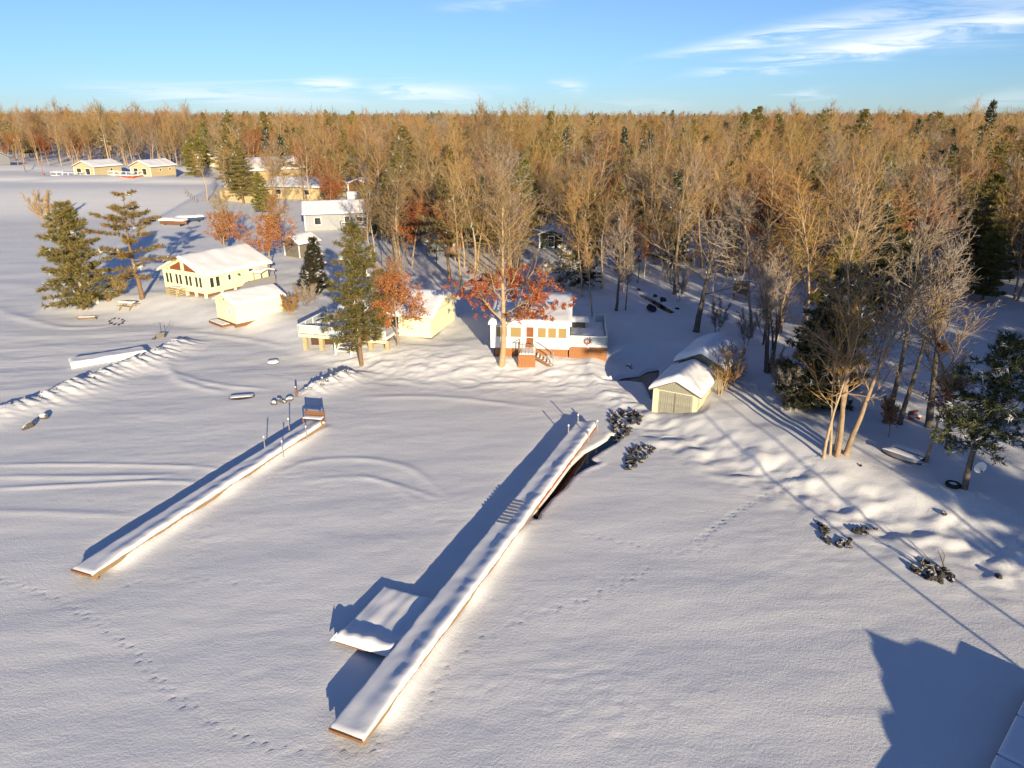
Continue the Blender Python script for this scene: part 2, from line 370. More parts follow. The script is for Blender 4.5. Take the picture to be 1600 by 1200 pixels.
def terrain(X, Y):
    Z = base_h(X, Y)
    d = Y - ys(X); land = sm((d + 1.5) / 5)
    a = math.radians(8); u = X * math.cos(a) + Y * math.sin(a); v = -X * math.sin(a) + Y * math.cos(a)
    near = np.clip(1.4 - np.hypot(X, Y) / 260, 0, 1) * (1 + 1.1 * sm((Y - 46) / 14) * sm((-8 - X) / 12))
    lake = (pn(u / 9, v / 3.2, 1) * .06 + pn(u / 3.1, v / 1.2, 2) * .020 + pn(u / 1.1, v / .5, 3) * .008 * (1 + pn(u / 12, v / 12, 9) * 2)) * near
    patch = np.clip(pn(X / 13 + 3, Y / 9, 15) * 2.2 - .12, 0, 1) * np.clip(1.2 - np.hypot(X, Y) / 90, 0, 1)
    lake = lake + patch * (.022 * (1 - 2.2 * np.abs(pn(u / 1.5, v / .55, 16))) + .012 * pn(u / .6, v / .3, 17))
    lumps = (pn(X / 4.5, Y / 4.0, 4) * .26 + pn(X / 1.9, Y / 1.5, 5) * .10 + pn(X / .8, Y / .7, 6) * .02) * np.clip(1.3 - np.hypot(X, Y) / 150, .15, 1)
    far = pn(X / 60, Y / 60, 7) * .5 * sm((Y - 110) / 100) * sm((d - 10) / 30)
    Z = Z + lake * (1 - .5 * land) + lumps * land * .8 + far
    # drifts over buried boulders on the right shore
    bz = np.exp(-((d - 1.0) / 4.0) ** 2) * sm((X - 6) / 4) * sm((45 - X) / 10)
    Z = Z + bz * (np.maximum(pn(X / 2.1, Y / 1.5, 11), 0) * .52 + pn(X / 1.0, Y / .8, 12) * .13 + pn(X / .5, Y / .4, 18) * .035)
    # bank in front of the cottages, trodden
    bk = np.exp(-((d - 3.5) / 3.5) ** 2) * sm((X + 20) / 6) * sm((12 - X) / 4)
    Z = Z + bk * (np.maximum(pn(X / 1.8, Y / .9, 13), -.1) * .22 + pn(X / .55, Y / .4, 14) * .06)
    # thin bright snow banks across the bay at the far left
    for y0, amp, wid, sd in ((203, 1.4, 2.6, 21), (238, 1.4, 3.0, 23)):
        Z = Z + amp * np.exp(-((Y - y0 - pn(X / 25, X * 0, sd) * 5 + (X + 100) * .12) / wid) ** 2) * sm((-52 - X) / 10)
    # snow banked against the sunny side of the docks
    for D, t0 in ((LONG, .58), (LEFT, 1.05)):
        t, s = D.coords(X, Y); hw = D.w / 2
        amp = .36 * (1 + .9 * pn(t / 2.6, t * 0 + .5, 31)) * sm((t - .8) / 1.6) * sm((t0 * D.L - t) / 3.0)
        bank = amp * np.exp(-np.maximum(s - hw, 0) / .26) * sm((s + .1) / .4)
        m = (t > -2) & (t < D.L + 2) & (np.abs(s) < 9)
        Z = Z + np.where(m, bank, 0)
        # scour hollow on the lee side
        Z = Z - np.where(m, .10 * np.exp(-((s + hw + .9) / .7) ** 2) * sm(t / 3) * sm((D.L - t) / 3), 0)
    return Z

def polyline(pts, z=0.0, step=.12):
    P = [W(*p, z) for p in pts]; out = []
    # Catmull-Rom through the points
    Q = [P[0] * 2 - P[1]] + P + [P[-1] * 2 - P[-2]]
    for i in range(1, len(Q) - 2):
        n = max(2, int((Q[i + 1] - Q[i]).length / step))
        for k in range(n):
            t = k / n; a, b, c, e = Q[i - 1], Q[i], Q[i + 1], Q[i + 2]
            out.append(.5 * ((2 * b) + (c - a) * t + (2 * a - 5 * b + 4 * c - e) * t * t + (3 * b - a - 3 * c + e) * t ** 3))
    return out

def build_ground():
    def axis(lo, hi, step, gl, gh, lo_end, hi_end, mid=1e9):
        c = list(np.arange(lo, hi, step)); s = step; x = c[-1]
        while x < hi_end: s *= gh; x += s; c.append(x)
        s = step; x = c[0]; pre = []
        while x > lo_end: s *= gl if x < mid else 1.010; x -= s; pre.append(x)
        return np.array(pre[::-1] + c)
    xs = axis(-25, 28, .15, 1.03, 1.03, -3200, 3200, -66); yy = axis(18.5, 66, .15, 1.12, 1.025, -2500, 4000)
    X, Y = np.meshgrid(xs, yy); Z = terrain(X, Y)
    def sub(p0, p1, pad):
        i0, i1 = np.searchsorted(xs, [min(p0[0], p1[0]) - pad, max(p0[0], p1[0]) + pad]); j0, j1 = np.searchsorted(yy, [min(p0[1], p1[1]) - pad, max(p0[1], p1[1]) + pad])
        return slice(j0, j1), slice(i0, i1)
    def dent(p, r, dz, rim=0.0):
        s = sub(p, p, r * 2.5); q = ((X[s] - p[0]) ** 2 + (Y[s] - p[1]) ** 2) / (r * r)
        Z[s] += -dz * np.exp(-q) + rim * np.exp(-(np.sqrt(q) - 1.5) ** 2 * 3)
    def ridge(pts, wid, amp, z=0.0):
        P = polyline(pts, z, .25); n = len(P)
        for i, p in enumerate(P):
            f = math.sin(math.pi * min(1, (i + 1) / n * 4) / 2) * math.sin(math.pi * min(1, (n - i) / n * 4) / 2)
            s = sub(p, p, wid * 2.2); q = ((X[s] - p.x) ** 2 + (Y[s] - p.y) ** 2) / (wid * wid)
            Z[s] += amp * f * np.exp(-q) * .25 / (wid * 1.77)
    R = random.Random(5)
    # animal and boot tracks
    for pts, step, r, dz in (([(-20, 902), (70, 930), (150, 972), (215, 1025), (270, 1085), (350, 1140), (450, 1172), (540, 1176), (610, 1160)], .36, .10, .05),
                             ([(600, 1170), (660, 1110), (700, 1045), (735, 1010), (800, 975), (880, 950), (960, 915), (1015, 888)], .36, .10, .05),
                             ([(1085, 850), (1130, 815), (1180, 782), (1240, 757), (1262, 742), (1295, 722)], .26, .11, .06),
                             ([(180, 915), (260, 905), (340, 908), (430, 910)], .5, .10, .04), ([(900, 830), (990, 850), (1060, 862), (1120, 850)], .5, .11, .04)):
        P = polyline(pts, 0, .05); acc = 0; side = 1
        for a, b in zip(P, P[1:]):
            acc += (b - a).length
            if acc > step * R.uniform(.8, 1.2):
                acc = 0; side = -side; t = (b - a).normalized(); q = a + Vector((-t.y, t.x, 0)) * side * .10
                dent((q.x, q.y), r * R.uniform(.85, 1.15), dz, dz * .25)
    for _ in range(420):   # wind-broken crust in the foreground
        cx, cy = R.choice([(720, 1075, ), (860, 1100), (980, 1105), (330, 830), (380, 805), (860, 930), (640, 830)])
        p = W(cx + R.gauss(0, 75), cy + R.gauss(0, 24)); dent((p.x, p.y), R.uniform(.09, .16), R.uniform(-.012, .022), .004)
    # pressure ridges and old sled tracks under the snow
    for pts, wid, amp in (([(-20, 727), (150, 726), (300, 729), (370, 737)], .22, .06), ([(-20, 745), (150, 745), (290, 741)], .28, .06), ([(-20, 764), (120, 758), (250, 752), (330, 757)], .25, .07),
                          ([(430, 742), (480, 722), (560, 716), (640, 732), (700, 778)], .3, .055), ([(470, 752), (540, 746), (600, 752), (660, 790)], .3, .04),
                          ([(560, 742), (620, 758), (690, 782)], .2, .04), ([(-20, 800), (100, 802), (210, 806)], .3, .04), ([(260, 560), (275, 590), (310, 605), (360, 615)], .4, .10),
                          ([(-20, 478), (60, 505), (130, 512), (220, 500)], .5, .10), ([(230, 470), (280, 478), (330, 480)], .4, .12), ([(560, 620), (700, 622), (860, 640)], .4, .06),
                          ([(250, 575), (330, 600), (430, 610)], .35, .07), ([(290, 520), (380, 530), (450, 545)], .5, .10)):
        ridge(pts, wid, amp)
    # snow-buried breakwater, jetty
    def berm(pts, wid, amp, seed):
        P = polyline(pts, 0, .2); c = [p.x for p in P], [p.y for p in P]; s = sub((min(c[0]), min(c[1])), (max(c[0]), max(c[1])), 3); x = X[s]; y = Y[s]; best = np.full(x.shape, 1e9); tt = np.zeros(x.shape); yc = np.interp(x, *zip(*sorted(zip(*c))))
        for i, p in enumerate(P):
            q = (x - p.x) ** 2 + (y - p.y) ** 2; m = q < best; best = np.where(m, q, best); tt = np.where(m, i * .2, tt)
        n = len(P) * .2; a = amp * (.75 + .40 * pn(tt / 2.3, tt * 0 + seed, 80) + .22 * pn(tt / .8 + .3 * np.sin(tt), tt * 0 + seed, 81) + .3 * pn(tt / .33, tt * 0 + seed, 84)) * sm(tt / 2) * sm((n - tt) / 2)
        Z[s] = Z[s] + np.maximum(a, 0) * np.exp(-best / np.where(y < yc, 6.0, .5) / (wid * wid)) * (1 + .3 * pn(x / .5, y / .5, 82))
    berm([(-60, 662), (20, 640), (80, 620), (130, 600), (185, 578), (230, 562), (265, 545), (290, 530)], .8, .85, .3); berm([(462, 618), (490, 607), (515, 598), (540, 588), (552, 578)], .6, .75, 5.3)
    # hollows of open water
    def carve(poly, depth, pad):
        pw = [G(*p) for p in poly]; lo = (min(p.x for p in pw), min(p.y for p in pw)); hi = (max(p.x for p in pw), max(p.y for p in pw))
        s = sub(lo, hi, pad); x = X[s]; y = Y[s]; ins = np.zeros(x.shape, bool); dist = np.full(x.shape, 1e9)
        for a, b in zip(pw, pw[1:] + pw[:1]):
            c = ((a.y > y) != (b.y > y)) & (x < (b.x - a.x) * (y - a.y) / ((b.y - a.y) or 1e-9) + a.x); ins ^= c
            ex, ey = b.x - a.x, b.y - a.y; t = np.clip(((x - a.x) * ex + (y - a.y) * ey) / (ex * ex + ey * ey + 1e-9), 0, 1)
            dist = np.minimum(dist, np.hypot(x - a.x - t * ex, y - a.y - t * ey))
        sd = np.where(ins, dist, -dist); level = float(np.percentile([base_h(p.x, p.y) for p in pw], 12)) - .05
        rim = level + .05 - np.clip(-sd - .5, 0, 9) * .3; Z[s] = np.where((sd <= 0) & (Z[s] < rim), rim + .03 * pn(x / .5, y / .5, 83), Z[s])
        Z[s] = np.minimum(Z[s], level + .10 + np.maximum(-sd, 0) * .75)
        f = sm((sd + .22) / .34)
        Z[s] = Z[s] * (1 - f) + (level - depth) * f
        return lo, hi, level
    info = [carve(p, .25, 1.0) for p in POOLS]
    o = grid_mesh('snow_ground', X, Y, Z, 'snow'); tag(o, kind='structure')
    for i, (lo, hi, lv) in enumerate(info):
        mb = MB(); pd = .25; mb.add([(lo[0] - pd, lo[1] - pd, lv - .1), (hi[0] + pd, lo[1] - pd, lv - .1), (hi[0] + pd, hi[1] + pd, lv - .1), (lo[0] - pd, hi[1] + pd, lv - .1)], [(0, 1, 2, 3)])
        tag(mb.build('water', 'water', fix=False), kind='structure')
    return X, Y, Z, xs, yy

_X, _Y, _Z, _XS, _YS = build_ground()
def gz(x, y):
    i = min(max(int(np.searchsorted(_XS, x)), 1), len(_XS) - 1); j = min(max(int(np.searchsorted(_YS, y)), 1), len(_YS) - 1)
    fx = (x - _XS[i - 1]) / (_XS[i] - _XS[i - 1]); fy = (y - _YS[j - 1]) / (_YS[j] - _YS[j - 1])
    return float((_Z[j - 1, i - 1] * (1 - fx) + _Z[j - 1, i] * fx) * (1 - fy) + (_Z[j, i - 1] * (1 - fx) + _Z[j, i] * fx) * fy)
def GS(px, py, sink=0.0):
    p = G(px, py); return Vector((p.x, p.y, gz(p.x, p.y) - sink))

# ------------------------------------------------------------------ building kit (local x along the front, y into depth, z up)
def mapper(axis):
    """(across the ridge, along the ridge, z) -> local xyz"""
    return (lambda c, a, z: (c, a, z)) if axis == 'y' else (lambda c, a, z: (a, c, z))

def gable(root, Wd, D, z0, hw, rise, axis='y', over=.35, wall='yellow_siding', roof='brown_trim', T=.3, r=.5, seed=0, hback=None, walls=True, over_a=None):
    mp = mapper(axis); C, A = (Wd, D) if axis == 'y' else (D, Wd)
    oa = over if over_a is None else over_a
    cr = C * r; zE = z0 + hw; zB = zE if hback is None else z0 + hback; zR = max(zE, zB) + rise if hback is None else zE + rise
    s0 = (zR - zE) / cr; s1 = (zR - zB) / (C - cr)
    rz = lambda c: zR - (s0 * (cr - c) if c < cr else s1 * (c - cr))
    if walls:
        pr = [(0, z0), (C, z0), (C, zB), (cr, zR), (0, zE)]
        mb = MB(); mb.add([mp(c, 0, z) for c, z in pr] + [mp(c, A, z) for c, z in pr],
                          [(0, 1, 2, 3, 4), (9, 8, 7, 6, 5), (0, 5, 6, 1), (1, 6, 7, 2), (4, 9, 5, 0), (2, 7, 8, 3), (3, 8, 9, 4)])
        mb.build('wall', wall, root)
    mb = MB(); th = .13
    for c0, c1 in ((-over, cr), (cr, C + over)):
        if c0 < cr and c1 <= cr: a, b = (c0, rz(c0)), (cr, zR)
        else: a, b = (cr, zR), (c1, rz(c1))
        vs = []
        for aa in (-oa, A + oa):
            vs += [mp(a[0], aa, a[1] + .004), mp(b[0], aa, b[1] + .004), mp(b[0], aa, b[1] + th), mp(a[0], aa, a[1] + th)]
        mb.add(vs, [(0, 1, 2, 3), (7, 6, 5, 4), (0, 4, 5, 1), (1, 5, 6, 2), (2, 6, 7, 3), (3, 7, 4, 0)])
    ro = mb.build('roof', roof, root)
    # snow lying on the roof
    nc, na = 34, 40
    cs = -over - .03 + (C + 2 * over + .06) * (1 - np.cos(np.linspace(0, np.pi, nc))) / 2
    as_ = -oa - .03 + (A + 2 * oa + .06) * (1 - np.cos(np.linspace(0, np.pi, na))) / 2
    Cg, Ag = np.meshgrid(cs, as_)
    e = np.minimum.reduce([Cg + over + .03, C + over + .03 - Cg, Ag + oa + .03, A + oa + .03 - Ag])
    q = np.clip(e / (T * 1.1), 0, 1); prof = np.sqrt(np.clip(q * (2 - q), 0, 1))
    base = np.where(Cg < cr, zR - s0 * (cr - Cg), zR - s1 * (Cg - cr)) + th
    sharp = np.abs(Cg - cr); soft = np.sqrt(sharp ** 2 + .25 ** 2) - sharp
    top = base - soft * .5 * (s0 + s1) * .5 + T * prof * (1 + .35 * pn(Cg / 1.7 + seed * 7.3, Ag / 1.4, 40 + seed)) + .03 * pn(Cg / .6, Ag / .6, 50 + seed) * prof
    top = np.maximum(top, base + .004 - .03 * (q <= 0))
    if axis == 'y': gx, gy = Cg, Ag
    else: gx, gy = Ag, Cg
    sn = grid_mesh('snow_cover', gx, gy, top, 'roof_snow', ro)
    if axis == 'x': sn.data.flip_normals()
    return ro

def frame_axes(face, off):
    """returns f(u, v, n) -> local point on a wall: u along the wall, v up, n outwards"""
    if face == 'front': return lambda u, v, n: (u, off - n, v)
    if face == 'back': return lambda u, v, n: (u, off + n, v)
    if face == 'right': return lambda u, v, n: (off + n, u, v)
    return lambda u, v, n: (off - n, u, v)

def fbox(mb, f, u0, u1, v0, v1, n0, n1, m=0):
    a = f(u0, v0, n0); b = f(u1, v1, n1)
    lo = tuple(min(p, q) for p, q in zip(a, b)); hi = tuple(max(p, q) for p, q in zip(a, b)); mb.box(lo, hi, m)

def window(root, face, off, u, v, w, h, frame='white_paint', pane='glass', t=.07, bars=0, name='window'):
    f = frame_axes(face, off); mb = MB()
    fbox(mb, f, u, u + w, v - .004, v + t, 0, .05); fbox(mb, f, u, u + w, v + h - t, v + h, 0, .05)
    fbox(mb, f, u, u + t, v + t, v + h - t, 0, .048); fbox(mb, f, u + w - t, u + w, v + t, v + h - t, 0, .048)
    for i in range(bars):
        vb = v + h * (i + 1) / (bars + 1); fbox(mb, f, u + t, u + w - t, vb - t * .35, vb + t * .35, 0, .044)
    o = mb.build(name, frame, root)
    mb = MB(); fbox(mb, f, u + t * .6, u + w - t * .6, v + t * .6, v + h - t * .6, .004, .018); mb.build('pane', pane, o)
    return o

def part_box(root, name, mat, a, b):
    return MB().box(a, b).build(name, mat, root)

def corner_trim(root, Wd, D, z0, h, mat='white_paint', t=.09):
    for x in (0, Wd):
        part_box(root, 'corner_board', mat, (x - t / 2 - (.03 if x == 0 else -.0), -.03, z0), (x + t / 2 + (.03 if x else 0), t, z0 + h))

def board_wall(root, face, off, u0, u1, v0, v1, bw, mat, name='board', gap=.012, thick=.025, seed=0, top=None, jag=0):
    """vertical boards, one object each, mesh shared where the height is the same"""
    R = random.Random(seed); f = frame_axes(face, off); n = max(1, round((u1 - u0) / bw)); bw = (u1 - u0) / n; me = None; out = []
    for i in range(n):
        a = u0 + i * bw
        vt = v1 if top is None else min(top(a), top(a + bw))
        vb = v0 - (R.random() * jag)
        if me is None or top is not None or jag:
            mb = MB(); fbox(mb, f, gap / 2, bw - gap / 2, vb, vt, .004, thick + R.random() * .012)
            o = mb.build(name, mat, root); me = o.data; base = Vector(f(0, 0, 0))
        else: o = link(name, me, root)
        p = Vector(f(a, 0, 0)) - Vector(f(0, 0, 0)); o.location = p; out.append(o)
    return out

def railing(root, pts, zf, h=.95, every=1.5, mat='white_paint', pane='clear_pane', rail=.07, glass=True):
    """posts, top and bottom rail, one pane per bay"""
    for (a, b) in zip(pts, pts[1:]):
        a = Vector((*a, 0)); b = Vector((*b, 0)); L = (b - a).length; n = max(1, round(L / every)); d = (b - a) / n
        MB().beam(a + Vector((0, 0, zf + h)), b + Vector((0, 0, zf + h)), rail * 1.5, rail).build('handrail', mat, root)
        MB().beam(a + Vector((0, 0, zf + .12)), b + Vector((0, 0, zf + .12)), rail * .8, rail).build('bottom_rail', mat, root)
        for i in range(n + 1):
            p = a + d * i; MB().beam(p + Vector((0, 0, zf - .15)), p + Vector((0, 0, zf + h - rail * .5 - .002)), rail, rail).build('railing_post', mat, root)
        if glass:
            for i in range(n):
                p = a + d * (i + .05); q = a + d * (i + .95); mb = MB()
                mb.beam(p + Vector((0, 0, zf + .12 + (h - .12) / 2)), q + Vector((0, 0, zf + .12 + (h - .12) / 2)), .012, h - .12 - rail * 1.3)
                mb.build('railing_pane', pane, root)

def snow_slab(root, x0, x1, y0, y1, z, T, seed=0, name='snow_cover', nx=36, ny=36, edge=None, amp=.35, fn=None, mat='roof_snow'):
    cx = x0 + (x1 - x0) * (1 - np.cos(np.linspace(0, np.pi, nx))) / 2; cy = y0 + (y1 - y0) * (1 - np.cos(np.linspace(0, np.pi, ny))) / 2
    Xg, Yg = np.meshgrid(cx, cy); e = np.minimum.reduce([Xg - x0, x1 - Xg, Yg - y0, y1 - Yg]); ed = edge or T * 1.3
    q = np.clip(e / ed, 0, 1); prof = np.sqrt(np.clip(q * (2 - q), 0, 1))
    Zg = z + prof * T * (1 + amp * pn(Xg / .9 + seed * 3.7, Yg / .9, 60 + seed) + amp * .8 * pn(Xg / 2.6, Yg / 2.6 + seed, 61 + seed))
    if fn is not None: Zg = z + (Zg - z) * fn(Xg, Yg)
    return grid_mesh(name, Xg, Yg, Zg, mat, root)

def ribbed(root, name, mat, a, b):
    return MB().box(a, b).build(name, mat, root)

# ------------------------------------------------------------------ yellow cottage with the tall gable windows
def yellow_cottage():
    Wd, D = 7.4, 9.0; x, y = -40.83, 83.75; g = gz(x + 3, y)
    r = empty('cottage', (x, y, g), math.radians(-30), 'pale yellow cottage with triangular gable windows beside the two left pines', 'cottage')
    z0 = .55; hw = 2.15
    gable(r, Wd, D, z0, hw, 1.65, 'y', .45, 'yellow_siding', 'yellow_panel', .28, seed=1)
    zt = z0 + hw
    for i in range(4):
        for k in range(2):
            window(r, 'front', 0, .45 + i * 1.72 + k * .66, z0 + .62, .55, 1.25, 'yellow_panel', 'glass', .06)
    s = 1.65 / 3.7
    def tri(pts, pane):
        mb = MB(); c = Vector((sum(p[0] for p in pts) / len(pts), 0, sum(p[1] for p in pts) / len(pts)))
        big = [Vector((p[0], -.03, p[1])) for p in pts]; sml = [v + (c + Vector((0, -.03, 0)) - v).normalized() * .09 for v in big]
        n = len(pts); vs = big + sml + [v + Vector((0, .03, 0)) for v in big] + [v + Vector((0, .03, 0)) for v in sml]; fs = []
        for i in range(n):
            j = (i + 1) % n; fs += [(i, j, j + n, i + n), (i, i + 2 * n, j + 2 * n, j), (i + n, j + n, j + 3 * n, i + 3 * n)]
        mb.add(vs, fs); o = mb.build('gable_window', 'yellow_panel', r)
        mb = MB(); mb.poly([v + Vector((0, .012, 0)) for v in sml], (0, .016, 0)); mb.build('pane', pane, o)
    zb = zt + .12
    tri([(1.35, zb), (3.5, zb), (3.5, zt + s * 3.5 - .28), (1.35, zt + s * 1.35 - .2)], 'interior_wood')
    tri([(3.9, zb), (6.05, zb), (6.05, zt + s * 1.35 - .2), (3.9, zt + s * 3.5 - .28)], 'interior_wood')
    tri([(6.2, zb), (7.0, zb), (6.2, zt + s * 1.2 - .24)], 'glass'); tri([(.4, zb), (1.2, zb), (1.2, zt + s * 1.2 - .24)], 'glass')
    for u in (.5, 1.3): window(r, 'right', Wd, u, z0 + .6, .6, 1.2, 'yellow_panel', 'glass', .06)
    window(r, 'right', Wd, 3.0, z0 + 1.0, .5, .75, 'white_paint', 'glass'); window(r, 'right', Wd, 6.0, z0 + 1.45, .8, .42, 'white_paint', 'glass')
    mb = MB()
    for k in range(12): mb.tube((Wd + .14, 4.55, z0 + 1.45), (Wd + .14 + .12 * math.cos(k * .52), 4.55 + .22 * math.cos(k * .52 + .4), z0 + 1.45 + .24 * math.sin(k * .52)), .03, .01, 5)
    mb.build('hanging_wreath', 'green_paint', r)
    for i in range(5): part_box(r, 'stilt', 'yellow_panel', (.25 + i * 1.64, .02, -.5), (.5 + i * 1.64, .26, z0 - .004))
    for i in range(1, 5): part_box(r, 'stilt', 'yellow_panel', (Wd - .28, .1 + i * 1.9, -.5), (Wd - .04, .34 + i * 1.9, z0 - .004))
    part_box(r, 'crawl_space_wall', 'brown_board', (.6, .5, -.4), (Wd - .6, D - .3, z0 - .006))
    # screen fence of boards with shade in their grey along the side and the little entrance roof
    pr = empty('entrance_canopy', (0, 0, 0)); pr.parent = r; pr.location = (Wd + .05, 6.6, 1.35)
    for q in ((.05, .1), (1.3, .1), (1.3, 1.9)): MB().beam((*q, -1.6), (*q, .5), .08, .08).build('canopy_post', 'grey_board', pr)
    cro = gable(pr, 1.35, 2.0, 0, .5, .3, 'x', .12, roof='grey_board', T=.18, seed=2, walls=False)
    for c in list(COL.objects):
        if c.parent == cro: c.parent = pr
    return r
yc = yellow_cottage()

def screen_fence():
    Wd = 7.4; r = empty('board_fence', yc.matrix_world @ Vector((0, 0, 0)), 0)
    r.location = (-40.83, 83.75, gz(-34, 82)); r.rotation_euler = (0, 0, math.radians(-30))
    tag(r, 'board screen fence between yellow cottage and yellow shed, shade put into its grey', 'fence')
    board_wall(r, 'right', Wd + 1.6, 2.4, 8.6, -.3, 1.25, .16, 'grey_board', 'fence_board', seed=3, top=lambda u: min(1.25, .25 + (u - 2.4) * .62))  # the grey carries the shed's shadow in the board colour
    for i in range(4): part_box(r, 'fence_post', 'grey_board', (Wd + 1.5, 2.6 + i * 1.95, -.4), (Wd + 1.597, 2.7 + i * 1.95, min(1.3, .35 + i * 1.0)))
    part_box(r, 'fence_rail', 'grey_board', (Wd + 1.52, 3.9, .78), (Wd + 1.596, 8.6, .86))
screen_fence()

def slat_crate():
    p = GS(262, 462); r = empty('slatted_crate', p, math.radians(-30), 'low slatted wooden crate in front of the yellow cottage gable', 'crate')
    w, d, h = 1.7, 1.6, .75
    for sx in (0, w):
        for sy in (0, d): part_box(r, 'corner_post', 'pallet_wood', (sx - .05, sy - .05, -.2), (sx + .05, sy + .05, h))
    for k in range(4):
        z = .05 + k * .19
        part_box(r, 'slat', 'pallet_wood', (.05, -.07, z), (w - .05, -.045, z + .11)); part_box(r, 'slat', 'pallet_wood', (w + .045, .05, z), (w + .07, d - .05, z + .11))
        part_box(r, 'slat', 'pallet_wood', (-.07, .05, z), (-.045, d - .05, z + .11))
    for k in range(9): part_box(r, 'top_slat', 'pallet_wood', (-.08 + k * .205, -.08, h + .003), (.09 + k * .205, d + .08, h + .03))
    snow_slab(r, 0, w, .4, d, h + .032, .06, seed=3, nx=14, ny=14)
slat_crate()

def yellow_shed():
    x, y = -30.9, 73.5; g = gz(x + 2, y)
    r = empty('garden_shed', (x, y, g), math.radians(-42), 'small pale yellow shed with snow roof in front of the yellow cottage', 'shed')
    Wd, D = 3.9, 5.6
    gable(r, Wd, D, .12, 1.95, .75, 'y', .2, 'yellow_panel', 'yellow_panel', .22, seed=4)
    window(r, 'front', 0, 2.55, .95, .55, .75, 'white_paint', 'clear_pane', .05, bars=2)
    part_box(r, 'gable_trim', 'cream_board', (.02, -.04, 2.05), (Wd - .02, -.004, 2.12)); 
    mb = MB(); mb.tube((Wd / 2, -.05, 2.38), (Wd / 2, -.004, 2.38), .12, .12, 10); mb.build('gable_vent', 'grey_board', r)
    part_box(r, 'door', 'yellow_panel', (.6, -.03, .14), (2.1, -.004, 1.95)); 
    part_box(r, 'skid', 'brown_board', (Wd - .2, -.1, -.25), (Wd + .02, D + .1, .118)); part_box(r, 'skid', 'brown_board', (.02, .06, -.25), (.22, D, .118))
    part_box(r, 'front_sill', 'brown_board', (.25, .02, -.2), (Wd - .25, .12, .116))
    part_box(r, 'ramp', 'brown_board', (.2, -1.1, -.2), (3.0, -.15, .04)); snow_slab(r, .25, 2.95, -1.05, -.2, .045, .06, seed=5, nx=12, ny=10)
yellow_shed()

# ------------------------------------------------------------------ middle cottage with the glass-railed deck
def middle_cottage():
    fr = G(674, 529); az = math.radians(-15); ex = Vector((math.cos(az), math.sin(az), 0)); ey = Vector((-ex.y, ex.x, 0))
    Wd, D = 9.0, 6.6; o = fr - ex * Wd; g = gz(fr.x, fr.y)
    r = empty('cottage', (o.x, o.y, g), az, 'pale yellow cottage behind the big front pine with a glass-railed deck', 'cottage')
    z0, hw = .12, 2.15
    gable(r, Wd, D, z0, hw, 1.25, 'x', .5, 'yellow_panel', 'cream_board', .3, r=.5, seed=6, over_a=.45)
    part_box(r, 'foundation', 'brown_trim', (.1, .05, -.6), (Wd - .05, D - .05, z0 - .004))
    for i in range(6): part_box(r, 'panel_batten', 'cream_board', (Wd + .004, .05 + i * 1.28, z0 + .02), (Wd + .018, .09 + i * 1.28, z0 + hw))
    part_box(r, 'frieze_board', 'cream_board', (Wd + .004, .1, z0 + hw), (Wd + .03, D - .1, z0 + hw + .1))
    for u, w in ((1.0, 1.4), (3.0, 1.4)): window(r, 'front', 0, u, z0 + .85, w, 1.1, 'white_paint', 'glass')
    window(r, 'front', 0, 4.9, z0 + .02, .95, 2.0, 'white_paint', 'glass', name='door')
    # deck
    zf = .8; x0, x1, y0, y1 = -2.5, 6.2, -3.9, -.02; sx = 1.9
    dk = empty('deck', (0, 0, 0)); dk.parent = r; dk.location = (0, 0, 0)
    part_box(dk, 'rim_joist', 'cream_board', (x0, y0 - .04, zf - .28), (x1, y0, zf + .02)); part_box(dk, 'rim_joist', 'cream_board', (x0 - .04, y0, zf - .28), (x0, 1.6, zf + .02))
    nb = 30; me = None
    for i in range(nb):
        a = x0 + (x1 - x0) * i / nb
        if me is None: o2 = part_box(dk, 'deck_board', 'deck_board', (0, y0, zf - .05), ((x1 - x0) / nb - .015, y1, zf)); me = o2.data
        else: o2 = link('deck_board', me, dk)
        o2.location = (a, 0, 0)
    for i in range(6):
        xx = x0 + .3 + i * 1.65; part_box(dk, 'deck_post', 'pallet_wood', (xx, y0 + .1, -1.3), (xx + .38, y0 + .48, zf - .055))
    part_box(dk, 'skirting', 'brown_trim', (x0 + .5, y0 + 1.2, -1.2), (x1 - .2, y0 + 1.3, zf - .06))
    snow_slab(dk, x0 + .1, x1, y0 + .25, y1 - .02, zf + .005, .16, seed=7)
    railing(r, [(x0, 1.5), (x0, y0), (sx - .1, y0)], zf, .85); railing(r, [(sx + 1.5, y0), (x1, y0)], zf, .85)
    # stairs
    for i in range(4): part_box(r, 'stair_tread', 'white_paint', (sx, y0 - .35 - i * .3, zf - .2 - i * .24), (sx + 1.4, y0 - .06 - i * .3, zf - .15 - i * .24))
    for xx in (sx - .1, sx + 1.42): MB().beam((xx + .03, y0 - .05, zf - .15), (xx + .03, y0 - 1.35, zf - 1.25), .06, .22).build('stair_stringer', 'white_paint', r)
    for xx in (sx - .1, sx + 1.42):
        MB().beam((xx + .03, y0 - .05, zf + .85), (xx + .03, y0 - 1.3, zf - .15), .07, .07).build('stair_handrail', 'white_paint', r)
        MB().beam((xx + .03, y0 - 1.28, zf - 1.3), (xx + .03, y0 - 1.28, zf - .1), .09, .09).build('stair_newel', 'white_paint', r)
    return r, az
mc, mc_az = middle_cottage()
def on(root, p):
    c, s = math.cos(root.rotation_euler.z), math.sin(root.rotation_euler.z)
    return Vector((root.location.x + c * p[0] - s * p[1], root.location.y + s * p[0] + c * p[1], root.location.z + p[2]))
